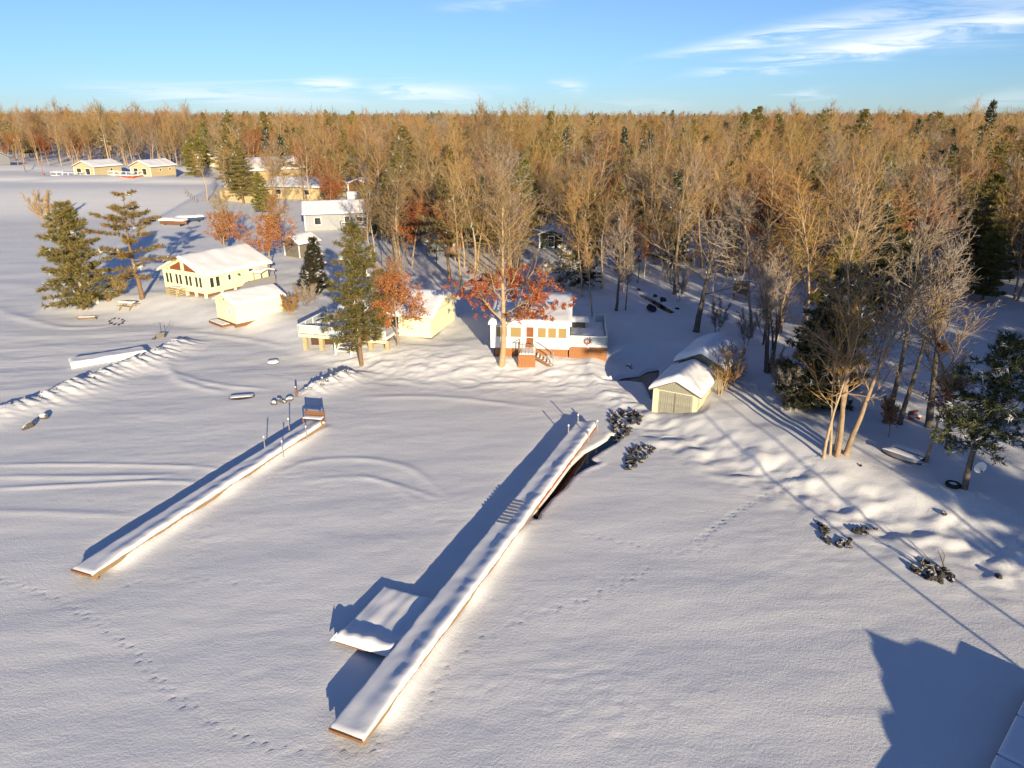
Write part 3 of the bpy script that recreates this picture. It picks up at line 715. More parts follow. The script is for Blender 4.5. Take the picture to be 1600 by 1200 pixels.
def deck_things():
    t = empty('patio_table', on(mc, (-.6, -2.3, .9)), mc_az, 'grey snow-dusted patio table on the glass-railed deck', 'table')
    part_box(t, 'table_top', 'grey_board', (-.7, -.45, .68), (.7, .45, .74)); snow_slab(t, -.68, .68, -.43, .43, .742, .1, seed=8, nx=12, ny=12)
    for x in (-.6, .56):
        for y in (-.38, .34): part_box(t, 'leg', 'grey_board', (x, y, -.1), (x + .05, y + .05, .678))
    t = empty('ring_float', on(mc, (1.3, -3.55, 1.15)), mc_az, 'small round orange float on the deck beside the pine', 'float')
    mb = MB(); n, k = 16, 8; vs = []
    for i in range(n):
        for j in range(k):
            a, b = 2 * math.pi * i / n, 2 * math.pi * j / k; rr = .26 + .11 * math.cos(b); vs.append((rr * math.cos(a), .11 * math.sin(b), rr * math.sin(a) + .1))
    mb.add(vs, [(i * k + j, i * k + (j + 1) % k, ((i + 1) % n) * k + (j + 1) % k, ((i + 1) % n) * k + j) for i in range(n) for j in range(k)])
    mb.build('ring', 'orange_plastic', t, smooth=True)
    mb = MB()
    for i in range(4):
        a = math.pi / 4 + i * math.pi / 2; mb.tube((.37 * math.cos(a), -.02, .1 + .37 * math.sin(a)), (.39 * math.cos(a + .9), -.02, .1 + .39 * math.sin(a + .9)), .02, .02, 6)
    mb.build('rope', 'white_paint', t)
deck_things()

# ------------------------------------------------------------------ white cottage with porch windows, stairs and side deck
def white_cottage():
    fr = G(888, 558); az = math.radians(-5); ex = Vector((math.cos(az), math.sin(az), 0)); Wd, D = 6.7, 10.0
    o = fr - ex * Wd; g = gz(fr.x - 1, fr.y + .3) + .22
    r = empty('cottage', (o.x, o.y, g), az, 'white cottage with amber porch windows behind the red-leaved oak', 'cottage')
    z0, hw = .42, 2.2
    gable(r, Wd, D, z0, hw, .85, 'x', .35, 'white_siding', 'white_paint', .3, r=.58, seed=9, over_a=.2)
    board_wall(r, 'front', .06, .3, Wd - .05, -.5, z0 - .004, .22, 'cedar', 'skirt_board', seed=9)
    part_box(r, 'crawl_space_wall', 'brown_trim', (.2, .2, -.5), (Wd - .1, D - .1, z0 - .006))
    for i in range(3): window(r, 'front', 0, Wd - 2.75 + i * .88, z0 + .95, .84, 1.02, 'white_paint', 'amber_glass', .07)
    for i in range(2): window(r, 'front', 0, .4 + i * 1.2, z0 + .95, 1.05, 1.02, 'white_paint', 'amber_glass', .07)
    window(r, 'front', 0, 2.95, z0 + .02, .8, 2.0, 'white_paint', 'interior_wood', .08, bars=1, name='door')
    for x in (0, Wd): part_box(r, 'corner_board', 'white_paint', (x - .06, -.035, z0), (x + .06, -.003, z0 + hw))
    for u in (1.5, 3.2, 6.3): window(r, 'right', Wd, u, z0 + .9, .9, 1.0, 'white_paint', 'glass')
    part_box(r, 'chimney_vent', 'dark_metal', (3.6, 4.9, 3.4), (4.0, 5.3, 4.15))
    # landing and stairs
    zl = z0 - .02; x0, x1 = 2.5, 3.95
    ld = empty('landing', (0, 0, 0)); ld.parent = r
    part_box(ld, 'landing_floor', 'cedar', (x0, -1.75, zl - .08), (x1, -.05, zl)); snow_slab(ld, x0 + .05, x1 - .05, -1.7, -.1, zl + .004, .12, seed=10, nx=16, ny=16)
    board_wall(ld, 'front', -1.75, x0, x1, -.75, zl - .085, .24, 'cedar', 'skirt_board', seed=10)
    board_wall(ld, 'left', x0, -1.75, -.05, -.75, zl - .085, .24, 'cedar', 'skirt_board', seed=11)
    for (a, b) in (((x0, -1.7), (x1, -1.7)), ((x0, -1.7), (x0, -.1))):
        MB().beam((*a, zl + .9), (*b, zl + .9), .06, .05).build('handrail', 'deck_board', ld)
        for k in range(6):
            p = [a[i] + (b[i] - a[i]) * k / 5 for i in (0, 1)]; MB().beam((*p, zl + .01), (*p, zl + .872), .04, .04).build('baluster', 'deck_board', ld)
    for i in range(5): part_box(r, 'stair_tread', 'deck_board', (x1 + .03 + i * .28, -1.65, zl - .24 - i * .18), (x1 + .33 + i * .28, -.65, zl - .19 - i * .18))
    for i in range(5): snow_slab(r, x1 + .05 + i * .28, x1 + .27 + i * .28, -1.6, -.7, zl - .187 - i * .18, .07, seed=12 + i, nx=8, ny=12, name='step_snow')
    for yy in (-1.68, -.62):
        MB().beam((x1 + .02, yy, zl - .2), (x1 + 1.5, yy, zl - 1.2), .05, .24).build('stair_stringer', 'brown_board', r)
        MB().beam((x1 + .02, yy, zl + .88), (x1 + 1.5, yy, zl - .12), .06, .05).build('stair_handrail', 'grey_board', r)
        MB().beam((x1 + 1.48, yy, zl - 1.3), (x1 + 1.48, yy, zl - .12), .07, .07).build('stair_newel', 'grey_board', r)
    # side deck on the right
    X0, X1, Y0, Y1 = Wd + .05, Wd + 3.25, -.1, 7.0; zf = .78
    dk = empty('deck', (0, 0, 0)); dk.parent = r
    board_wall(dk, 'front', Y0, X0, X1, -.6, zf - .01, .145, 'cedar', 'skirt_board', seed=20); board_wall(dk, 'right', X1, Y0, Y1, -.6, zf - .01, .16, 'brown_board', 'skirt_board', seed=21)  # darker boards on the right face: its shade is put into the colour
    me = None
    for i in range(22):
        if me is None: o2 = part_box(dk, 'deck_board', 'deck_board', (X0, 0, zf), (X1 - .01, .31, zf + .04)); me = o2.data
        else: o2 = link('deck_board', me, dk)
        o2.location = (0, Y0 + i * .32, 0)
    part_box(dk, 'rim_trim', 'white_paint', (X0, Y0 - .06, zf - .04), (X1 + .06, Y0 - .03, zf + .1)); part_box(dk, 'rim_trim', 'white_paint', (X1 + .04, Y0 - .02, zf - .04), (X1 + .07, Y1, zf + .1))
    snow_slab(dk, X0 + .05, X1 - .02, Y0 + .05, Y1, zf + .045, .22, seed=22, amp=.6)
    railing(r, [(X0 + .05, Y0), (X1, Y0), (X1, Y1)], zf, .9, 1.6); railing(r, [(X1, Y1), (X1 - .9, Y1)], zf, .9, .9)
    return r, az
wc, wc_az = white_cottage()
def side_deck_things():
    t = empty('barbecue', on(wc, (7.6, 5.0, .82)), wc_az, 'snow-capped barbecue on the far end of the white side deck', 'barbecue')
    part_box(t, 'cabinet', 'dark_metal', (-.55, -.3, .12), (.55, .3, .75)); MB().tube((-.5, 0, .8), (.5, 0, .8), .3, .3, 14).build('lid', 'dark_metal', t)
    part_box(t, 'side_shelf', 'dark_metal', (-.95, -.25, .7), (-.56, .25, .74)); part_box(t, 'side_shelf', 'dark_metal', (.56, -.25, .7), (.95, .25, .74))
    snow_slab(t, -.95, .95, -.32, .32, .745, .5, seed=23, nx=18, ny=14, edge=.25)
    for x in (-.5, .44): part_box(t, 'leg', 'dark_metal', (x, -.25, -.05), (x + .06, .25, .118))
    # wreath with a bow
    t = empty('wreath', on(wc, (8.3, -.19, 1.05)), wc_az, 'reddish bow wreath hung on the front rail of the side deck', 'wreath')
    mb = MB(); R = random.Random(2)
    for i in range(60):
        a = R.random() * 6.28; rr = .26; c = Vector((rr * math.cos(a), 0, .22 + rr * .8 * math.sin(a))); d = Vector((R.uniform(-1, 1), R.uniform(-.6, .1), R.uniform(-1, 1))) * .14
        mb.tube(c, c + d, .03, .008, 4, cap=False)
    mb.build('foliage_ring', 'wreath', t, fix=False)
    mb = MB()
    for s in (-1, 1):
        mb.poly([(0, -.06, .02), (s * .14, -.09, .1), (s * .16, -.05, -.03)], (0, .02, 0)); mb.poly([(0, -.06, .02), (s * .04, -.07, -.16), (s * .1, -.07, -.15)], (0, .02, 0))
    mb.build('bow', 'red_fabric', t)
    t = empty('patio_table', on(wc, (8.3, 1.6, .85)), wc_az, 'low round table buried in snow on the white side deck', 'table')
    MB().tube((0, 0, .36), (0, 0, .4), .6, .6, 18).build('table_top', 'white_paint', t); MB().tube((0, 0, -.02), (0, 0, .358), .05, .05, 8).build('stem', 'white_paint', t)
    snow_slab(t, -.62, .62, -.62, .62, .402, .22, seed=24, nx=16, ny=16, edge=.6, fn=lambda x, y: np.clip((.64 - np.hypot(x, y)) / .25, 0, 1))
side_deck_things()

# ------------------------------------------------------------------ the two boathouses
def boathouse_front():
    Wd, D = 3.3, 4.2; p = G(1019, 643); az = math.radians(-29); g = gz(p.x + 1, p.y + .5)
    r = empty('boathouse', (p.x, p.y, g - .1), az, 'small cream boathouse with grey plank doors beside the creek mouth', 'boathouse')
    hw, rise = 1.95, .8
    gable(r, Wd, D, .0, hw, rise, 'y', .28, 'cream_board', 'old_wood', .42, seed=30)
    board_wall(r, 'front', 0, .42, Wd - .42, -.3, 1.85, .16, 'weathered', 'door_plank', seed=31, gap=.03, jag=.12)
    board_wall(r, 'front', 0, .3, Wd - .3, 1.92, 2.9, .21, 'weathered', 'gable_plank', seed=32, top=lambda u: hw + rise * (1 - abs(u - Wd / 2) / (Wd / 2)) - .03, gap=.02)
    part_box(r, 'door_header', 'cream_board', (.3, -.05, 1.853), (Wd - .3, -.004, 1.915))
    for x in (0, Wd): part_box(r, 'corner_board', 'cream_board', (x - .02 if x == 0 else x - .38, -.04, -.3), (x + .38 if x == 0 else x + .02, -.003, hw - .05))
    part_box(r, 'door_gap_strip', 'old_wood', (Wd / 2 - .03, -.06, -.25), (Wd / 2 + .03, -.042, 1.83))
    part_box(r, 'sill_beam', 'old_wood', (-.03, -.02, -.5), (Wd + .03, D + .02, -.004))
    return r
bh1 = boathouse_front()
def boathouse_rear():
    Wd, D = 3.5, 4.8; az = math.radians(-31); x, y = 13.0, 53.3; g = gz(x + 2, y + 1)
    r = empty('boathouse', (x, y, g + .25), az, 'rear boathouse with open lattice side wall and domed snow roof', 'boathouse')
    hw, rise = 1.95, .85
    gable(r, Wd, D, .0, hw, rise, 'y', .3, 'old_wood', 'old_wood', .6, seed=33, walls=False)
    f = board_wall(r, 'front', 0, 0, Wd, -.3, 2.9, .2, 'weathered', 'gable_plank', seed=34, top=lambda u: hw + rise * (1 - abs(u - Wd / 2) / (Wd / 2)) - .03)
    board_wall(r, 'left', 0, 0, D, -.3, hw, .24, 'weathered', 'wall_plank', seed=35); board_wall(r, 'back', D, 0, Wd, -.3, hw, .24, 'weathered', 'wall_plank', seed=36)
    for i in range(5): part_box(r, 'wall_post', 'old_wood', (Wd - .1, i * (D - .12) / 4, -.4), (Wd, i * (D - .12) / 4 + .12, hw))
    for k in range(6): part_box(r, 'lattice_rail', 'old_wood', (Wd + .004, .05, .02 + k * .34), (Wd + .04, D - .05, .1 + k * .34))
    for k in range(9):
        a = .1 + k * .52; MB().beam((Wd + .07, a, -.2), (Wd + .07, min(a + .75, D - .1), hw - .1), .04, .07).build('lattice_slat', 'old_wood', r)
    part_box(r, 'plate_beam', 'old_wood', (Wd - .12, .02, hw - .13), (Wd - .002, D - .02, hw - .004))
    return r
bh2 = boathouse_rear()

# ------------------------------------------------------------------ docks
def dock(D, name, label, zt=.42, side_mats=('dock_edge', 'dock_edge'), cap=.13, seed=0, bare=None, planks=None):
    """local x runs along the dock from the lake end, y to the left"""
    r = empty(name, (D.a.x, D.a.y, 0), D.rz, label, 'dock'); hw = D.w / 2; L = D.L
    nseg = max(1, round(L / 6)); 
    for i in range(nseg):
        a, b = L * i / nseg + .03, L * (i + 1) / nseg - .03; late = (i + .5) / nseg > .55
        part_box(r, 'side_beam', side_mats[1] if late else side_mats[0], (a, -hw, zt - .30), (b, -hw + .07, zt))
        part_box(r, 'side_beam', side_mats[0], (a, hw - .07, zt - .30), (b, hw, zt))
        for y in (-hw + .12, hw - .24): part_box(r, 'crib_post', 'dock_edge', (a + .2, y, -.6), (a + .34, y + .14, zt - .06))
    part_box(r, 'end_beam', 'brown_board', (-.07, -hw, zt - .12), (-.004, hw, zt - .002)); part_box(r, 'cross_brace', 'brown_trim', (.3, -hw + .08, zt - .34), (.36, hw - .08, zt - .19))
    n = int(L / .3); me = None
    for i in range(n):
        if me is None: o = part_box(r, 'plank', 'deck_board', (0, -hw + .072, zt - .05), (.27, hw - .072, zt - .006)); me = o.data
        else: o = link('plank', me, r)
        o.location = (i * L / n, 0, 0)
    # snow on top, thinner on the lee edge
    nx, ny = int(L / .14), 16
    xs = np.linspace(-.02, L + .02, nx); yv = -hw - .05 + (D.w + .08) * (1 - np.cos(np.linspace(0, np.pi, ny))) / 2
    Xg, Yg = np.meshgrid(xs, yv); e = np.minimum.reduce([Yg + hw + .05, hw + .03 - Yg, (Xg + .02) * 1.0, L + .02 - Xg])
    q = np.clip(e / .13, 0, 1); prof = np.sqrt(q * (2 - q)); sp_ = Yg + hw + .05
    rd = cap * 1.2 * (1 + .30 * pn(Xg / 2.1 + seed, Xg * 0 + .4, 70 + seed) + .28 * pn(Xg / .55, Yg / 1.6, 71 + seed) + .40 * pn(Xg / 1.25 + 9, Yg / 2.0, 76 + seed)) * (.35 + .65 * sm((Xg - .6) / 1.8))
    T = .035 + .03 * pn(Xg / .9, Yg / .5, 74 + seed) + np.where(sp_ < .24, rd, rd * np.exp(-((sp_ - .24) / .42) ** 2))
    T = np.maximum(T, .012)
    if bare is not None: T = T * bare(Xg, Yg)
    Zg = zt + .002 - .03 * (q <= 0) + prof * T
    Yg = Yg + (.05 * pn(Xg / .8 + seed * 5, Xg * 0 + .3, 72) + .035 * pn(Xg / .3, Xg * 0 + .7, 73)) * np.sign(Yg) * sm(np.abs(Yg) / hw)
    grid_mesh('snow_cover', Xg, Yg, Zg, 'roof_snow', r)
    if planks is not None:
        a, b = planks
        for k in range(int((b - a) / .34)):
            MB().box((a + k * .34, -hw * .1, zt - .002), (a + k * .34 + .1, hw - .02, zt + .10)).build('cleat_plank', 'galvanised', r)
    return r
def post(p, h, label, rad=.05, mat='grey_board', cat='post', group=None):
    r = empty('mooring_post', p, 0, label, cat, group)
    MB().tube((0, 0, -.4), (0, 0, h), rad, rad, 8).build('shaft', mat, r)
    mb = MB(); mb.tube((0, 0, h + .002), (0, 0, h + .06), rad * 1.5, rad * 1.4, 10); mb.tube((0, 0, h + .062), (0, 0, h + .12), rad * 1.4, rad * .5, 10); mb.build('snow_cap', 'roof_snow', r)
    return r

ld_ = dock(LONG, 'long_dock', 'long snow-covered wooden dock with side platform in the centre of the ice', .56, ('dock_edge', 'red_board'), .14, 1,
           planks=(LONG.L * .5, LONG.L * .5 + 3.0))
lf_ = dock(LEFT, 'wooden_dock', 'narrow snow-covered dock with a bench at its shore end, left of the long dock', .52, ('dock_edge', 'dock_edge'), .13, 2)

def swim_platform():
    p = W(650, 1028, .5); t0, s0 = LONG.coords(p.x, p.y)
    hw = LONG.w / 2; a = max(t0 - .1, 0)
    r = ld_; y0, y1, x0, x1 = hw + .03, hw + 2.75, a, a + 3.9; z = .24
    sp = empty('swim_platform', (0, 0, 0)); sp.parent = r
    part_box(sp, 'platform_beam', 'brown_board', (x0, y0, z - .12), (x0 + .07, y1, z - .01)); part_box(sp, 'platform_beam', 'brown_board', (x1 - .07, y0, z - .22), (x1, y1, z - .01))
    part_box(sp, 'platform_beam', 'brown_board', (x0 + .075, y1 - .07, z - .22), (x1 - .075, y1, z - .01)); me = None
    for i in range(13):
        if me is None: o = part_box(sp, 'platform_plank', 'deck_board', (x0 + .08, y0, z - .05), (x0 + .08 + .27, y1 - .08, z - .012)); me = o.data
        else: o = link('platform_plank', me, sp)
        o.location = (i * .285, 0, 0)
    for xx in (x0 + .2, x1 - .35):
        for yy in (y0 + .2, y1 - .35): part_box(sp, 'platform_float', 'dark_metal', (xx, yy, -.35), (xx + .15, yy + .15, z - .055))
    snow_slab(sp, x0 - .04, x1 + .05, y0 - .03, y1 + .04, z - .008, .23, seed=40, amp=.25, edge=.22, nx=50, ny=40, fn=lambda x, y: .25 + 1.25 * np.exp(-((x - x0 - .3) / .5) ** 2) + .35 * pn(x / 1.3, y / .5, 77))
    MB().poly([(x0 - .02, y1 - .1, z + .02), (x0 - .02, y1 + .25, z - .1), (x0 + .3, y1 + .1, z + .03), (x0 + .1, y1 - .05, z + .3)], (.02, .0, .03)).build('corner_ice', 'roof_snow', sp)
swim_platform()

def dock_bench():
    q = LEFT.b - LEFT.d * .45; r = empty('dock_bench', (q.x, q.y, .54), LEFT.rz - math.pi / 2 + math.radians(10), 'brown wooden bench with high backrest at the shore end of the left dock', 'bench')
    for k in range(3): part_box(r, 'seat_slat', 'brown_board', (-.72, -.2 + k * .16, .34), (.72, -.06 + k * .16, .39))
    for k in range(3): part_box(r, 'back_slat', 'brown_board', (-.72, .30, .36 + k * .135), (.72, .335, .48 + k * .135))
    for x in (-.72, .64):
        part_box(r, 'leg', 'brown_board', (x, -.18, -.05), (x + .08, -.1, .338)); part_box(r, 'rear_leg', 'brown_board', (x, .34, -.05), (x + .08, .41, .76))
    snow_slab(r, -.71, .71, -.2, .27, .392, .07, seed=41, nx=14, ny=8)
dock_bench()
for px, py, h, lb in ((414, 700, .75, 'thin post with snow cap on the left dock, nearest the middle of the dock'), (442, 706, .7, 'thin post with snow cap on the sunny edge of the left dock'),
                      (452, 671, .75, 'thin post with snow cap on the shaded edge of the left dock near the bench'), (479, 680, .6, 'thin short post with snow cap beside the left dock bench')):
    p = W(px, py, .52); post((p.x, p.y, .52), h, lb, .035)
for px, py, h, lb in ((888, 676, .5, 'second snow-capped post on the long dock, left edge'), (903, 660, .55, 'snow-capped post at the shore corner of the long dock'),
                      (919, 682, .45, 'short post on the right side of the long dock'), (933, 667, .4, 'thin rod at the red corner of the long dock')):
    p = W(px, py, .56); post((p.x, p.y, .56), h, lb, .045)

def right_dock():
    a = W(1545, 1200, .6); b = W(1602, 1088, .6); d = (b - a).normalized(); a2 = a - d * 9; b2 = b + d * 1.2; rt = Vector((d.y, -d.x, 0)); Wd = 3.0; L = (b2 - a2).length
    r = empty('wooden_dock', (a2.x, a2.y, 0), math.atan2(d.y, d.x), 'snow-covered dock corner cut off at the bottom right', 'dock')
    part_box(r, 'side_beam', 'brown_board', (0, -.08, .1), (L, 0, .6)); part_box(r, 'side_beam', 'brown_board', (0, -Wd, .1), (L, -Wd + .08, .6))
    n = 6; me = None
    for i in range(n):
        part_box(r, 'deck_panel', 'deck_board', (i * L / n + .02, -Wd + .081, .5), ((i + 1) * L / n - .02, -.081, .56)); snow_slab(r, i * L / n + .03, (i + 1) * L / n - .03, -Wd, 0, .565, .11, seed=42 + i, nx=24, ny=20, amp=.25)
    for i in range(4): part_box(r, 'crib_post', 'dock_edge', (i * L / 4 + .5, -.3, -.6), (i * L / 4 + .7, -.1, .49))
    return r
right_dock()

def stored_dock():
    a = W(112, 571, .3); b = W(230, 551, .3); L = (b - a).length; rz = math.atan2(b.y - a.y, b.x - a.x)
    r = empty('floating_dock', (a.x, a.y, gz(a.x, a.y)), rz, 'snow-covered floating dock section beside the stone breakwater', 'dock'); w = 1.7
    part_box(r, 'side_beam', 'white_boat', (0, 0, .02), (L, .08, .42)); part_box(r, 'side_beam', 'white_boat', (0, w - .08, .02), (L, w, .42)); part_box(r, 'end_beam', 'white_boat', (-.07, 0, .02), (-.004, w, .44))
    me = None
    for i in range(18): part_box(r, 'plank', 'deck_board', (i * L / 18, .08, .36), ((i + 1) * L / 18 - .02, w - .08, .41))
    for i in range(4): part_box(r, 'float', 'dark_metal', (i * L / 4 + .2, .15, -.2), (i * L / 4 + .9, w - .15, .355))
    snow_slab(r, -.05, L, 0, w, .424, .16, seed=49)
stored_dock()

# ------------------------------------------------------------------ far buildings
def far_house(px, py, az, Wd, D, hw, rise, label, wall='beige_siding', roof='brown_trim', axis='y', wins=(), side=(), T=.3, z0=.15, seed=0, name='house', cat='house', deck=None, over=.4):
    p = GS(px, py); r = empty(name, (p.x, p.y, p.z), math.radians(az), label, cat)
    gable(r, Wd, D, z0, hw, rise, axis, over, wall, roof, T, seed=seed)
    part_box(r, 'foundation', 'grey_board', (.08, .08, -.8), (Wd - .08, D - .08, z0 - .004))
    for u, v, w, h in wins: window(r, 'front', 0, u, z0 + v, w, h, 'white_paint', 'glass', .09)
    for u, v, w, h in side: window(r, 'right', Wd, u, z0 + v, w, h, 'white_paint', 'glass', .09)
    for x in (0, Wd): part_box(r, 'corner_board', 'white_paint', (x - .1, -.05, z0), (x + .1, -.003, z0 + hw - .02))
    if deck:
        x0, x1, dd, zf, sk = deck
        board_wall(r, 'front', -dd, x0, x1, -.5, zf - .02, .5, sk, 'skirt_board', seed=seed); board_wall(r, 'right', x1, -dd, -.06, -.5, zf - .02, .5, sk, 'skirt_board', seed=seed)
        part_box(r, 'deck_floor', 'white_paint', (x0, -dd, zf), (x1, -.06, zf + .08)); snow_slab(r, x0, x1, -dd, -.08, zf + .085, .12, seed=seed, nx=14, ny=14)
        railing(r, [(x0, -.1), (x0, -dd), (x1, -dd), (x1, -.1)], zf, 1.0, 2.0, rail=.12, glass=False)
    return r
far_house(118, 277, -20, 7.5, 9.5, 2.7, 1.4, 'beige cottage with white railed deck, left one of the distant pair across the bay', deck=(-4.5, 4.5, 4.0, .5, 'brown_board'), wins=((1, .5, 1.8, 1.8), (4.3, .5, 1.8, 1.8)), side=((5.5, 1.3, .9, .8),), seed=60)
far_house(207, 281, -20, 7.0, 9.0, 2.7, 1.4, 'beige cottage with red-skirted deck, right one of the distant pair across the bay', deck=(-4.5, 4.2, 3.6, .7, 'red_board'), wins=((1, .5, 1.6, 1.8), (4, .5, 1.6, 1.8)), side=((3.0, 1.4, .8, .7), (6.5, 1.4, .8, .7)), seed=61)
far_house(352, 294, -48, 12.0, 16.0, 4.6, 2.4, 'large tan two-storey house with snow roof among bare trees', 'tan_siding', wins=((2, 3.0, 1.4, 1.3), (8, 3.0, 1.4, 1.3)), side=((4, .8, 1.3, 1.6), (6, .8, 1.3, 1.6)), seed=62)
far_house(300, 266, -20, 9.0, 10.0, 3.0, 2.6, 'pale steep-roofed barn half hidden left of the tan house', 'cream_board', wins=((2.5, .2, 3.0, 2.4),), seed=63)
far_house(418, 312, -12, 15.0, 9.0, 2.7, 1.5, 'long low tan bungalow with snow roof below the two-storey house', 'tan_siding', axis='x', wins=((2, 1, 1.6, 1.2), (9, 1, 1.6, 1.2)), seed=64)
far_house(478, 362, 14, 11.0, 7.0, 2.8, 1.5, 'grey house with bluish snow roof in the trees left of the front pine', 'grey_siding', axis='x', wins=((1.5, .9, 1.2, 1.3), (6.5, .2, 1.0, 2.1), (8.5, .9, 1.2, 1.3)), seed=65, deck=(6.0, 10.5, 2.4, .7, 'grey_board'))
far_house(548, 338, 14, 6.5, 6.0, 2.6, 1.3, 'low grey annex with snow roof behind the front pine', 'grey_siding', axis='x', wins=((2, .9, 1.2, 1.1),), seed=66)
far_house(446, 401, -35, 3.2, 3.6, 1.9, .8, 'small brown garden shed with white roof in the shaded trees', 'old_wood', seed=67, name='garden_shed', cat='shed', over=.25)
far_house(545, 306, -5, 4.5, 5.0, 2.4, .9, 'dark red-brown hut with tilted snow roof far behind the grey house', 'brown_board', seed=68, name='garden_shed', cat='shed')
far_house(843, 389, -6, 3.4, 3.8, 1.9, .6, 'dark green shed with snow roof at the end of the snowy lane', 'green_paint', seed=69, name='garden_shed', cat='shed', over=.3, wins=((1.2, .1, 1.0, 1.7),))
far_house(1496, 300, 5, 14, 9, 2.8, 1.5, 'house with a long snow roof in the woods at far right', 'grey_siding', axis='x', seed=70, wins=((2, 1, 1.5, 1.2), (8, 1, 1.5, 1.2)))
far_house(1098, 278, 8, 8, 7, 2.7, 1.5, 'house showing only a snow roof deep in the woods right of centre', 'grey_siding', axis='x', seed=71, wins=((2, 1, 1.5, 1.2),))
far_house(-42, 262, -15, 8, 7, 2.4, 1.5, 'dark cabin with snow roof at the far left edge of the woods', 'grey_siding', axis='x', seed=72, wins=((3, 1, 1.5, 1.2),))
def hide_hut():
    p = GS(1145, 468); r = empty('raised_hut', p, math.radians(-14), 'little dark raised hut with flat snow roof in the shaded woods', 'hut')
    board_wall(r, 'front', 0, 0, 1.5, .75, 1.9, .19, 'old_wood', 'plank', seed=80); board_wall(r, 'right', 1.5, 0, 1.4, .75, 1.9, .2, 'old_wood', 'plank', seed=81); board_wall(r, 'left', 0, 0, 1.4, .75, 1.9, .2, 'old_wood', 'plank', seed=82)
    board_wall(r, 'back', 1.4, 0, 1.5, .75, 1.9, .2, 'old_wood', 'plank', seed=83); part_box(r, 'floor', 'old_wood', (0, 0, .68), (1.5, 1.4, .74))
    MB().poly([(-.15, -.2, 1.92), (1.65, -.2, 1.92), (1.65, 1.6, 2.2), (-.15, 1.6, 2.2)], (0, 0, .06)).build('roof', 'old_wood', r)
    snow_slab(r, -.15, 1.65, -.2, 1.6, 2.2, .28, seed=84, nx=14, ny=14)
    for x in (.05, 1.35):
        for y in (.05, 1.25): part_box(r, 'leg', 'old_wood', (x, y, -.3), (x + .1, y + .1, .678))
hide_hut()
def fence_far():
    a, b = GS(345, 312), GS(402, 318); L = (b - a).length; rz = math.atan2(b.y - a.y, b.x - a.x)
    r = empty('board_fence', a, rz, 'tan board retaining fence below the two-storey house', 'fence'); n = 14; me = None
    for i in range(n):
        if me is None: o = part_box(r, 'fence_board', 'tan_siding', (.02, 0, -.4), (L / n - .02, .08, 2.0)); me = o.data
        else: o = link('fence_board', me, r)
        o.location = (i * L / n, 0, 0)
    part_box(r, 'fence_cap', 'tan_siding', (0, -.06, 2.003), (L, .14, 2.08))
    a, b = GS(288, 303), GS(306, 318); L = (b - a).length; rz = math.atan2(b.y - a.y, b.x - a.x)
    r = empty('wire_fence', a, rz, 'dark wire fence at the edge of the bay below the barn', 'fence')
    for i in range(7): part_box(r, 'fence_post', 'grey_board', (i * L / 6, 0, -.3), (i * L / 6 + .12, .12, 1.5))
    for k in range(3): part_box(r, 'wire', 'dark_metal', (.1, .05, .4 + k * .45), (L, .08, .44 + k * .45))
fence_far()
def utility_pole(px, py, h, label, lean=0.0):
    p = GS(px, py); r = empty('utility_pole', p, 0, label, 'pole')
    MB().tube((0, 0, -.5), (lean * h, 0, h), .16, .11, 8).build('shaft', 'bark_pine', r); MB().beam((lean * h * .93 - 1.1, 0, h * .93), (lean * h * .93 + 1.1, 0, h * .93), .1, .12).build('crossarm', 'bark_pine', r)
    for x in (-.9, 0, .9): MB().tube((lean * h * .93 + x, 0, h * .93 + .06), (lean * h * .93 + x, 0, h * .93 + .25), .05, .03, 6).build('insulator', 'white_paint', r)
utility_pole(40, 268, 10, 'leaning wooden utility pole at the edge of the far left woods', -.06); utility_pole(348, 268, 9, 'slim pale pole beside the tan two-storey house')
def marker_pole():
    p = GS(69, 278); r = empty('marker_pole', p, 0, 'thin red pole standing on the bay at far left', 'pole'); MB().tube((0, 0, -.2), (0, 0, 4.5), .07, .05, 6).build('shaft', 'red_fabric', r); part_box(r, 'base', 'red_board', (-.3, -.3, -.1), (.3, .3, 1.0))
marker_pole()
def parked_car(px, py, az, label):
    p = GS(px, py); r = empty('parked_car', p, math.radians(az), label, 'car')
    mb = MB(); mb.poly([(-2.1, -.85, .35), (2.1, -.85, .35), (2.1, -.85, .8), (1.2, -.85, .92), (-2.0, -.85, .95)], (0, 1.7, 0)); mb.build('body', 'car_paint', r)
    mb = MB(); mb.poly([(-1.8, -.76, .952), (1.15, -.76, .932), (.5, -.76, 1.45), (-1.4, -.76, 1.48)], (0, 1.52, 0)); mb.build('cabin', 'glass', r)
    for x in (-1.35, 1.35):
        for y in (-.88, .7): MB().tube((x, y, .33), (x, y + .18, .33), .33, .33, 12).build('wheel', 'black_rubber', r)
    snow_slab(r, -1.45, .55, -.74, .74, 1.47, .12, seed=85, nx=12, ny=10)
parked_car(166, 272, 15, 'dark blue car parked behind the left distant cottage')
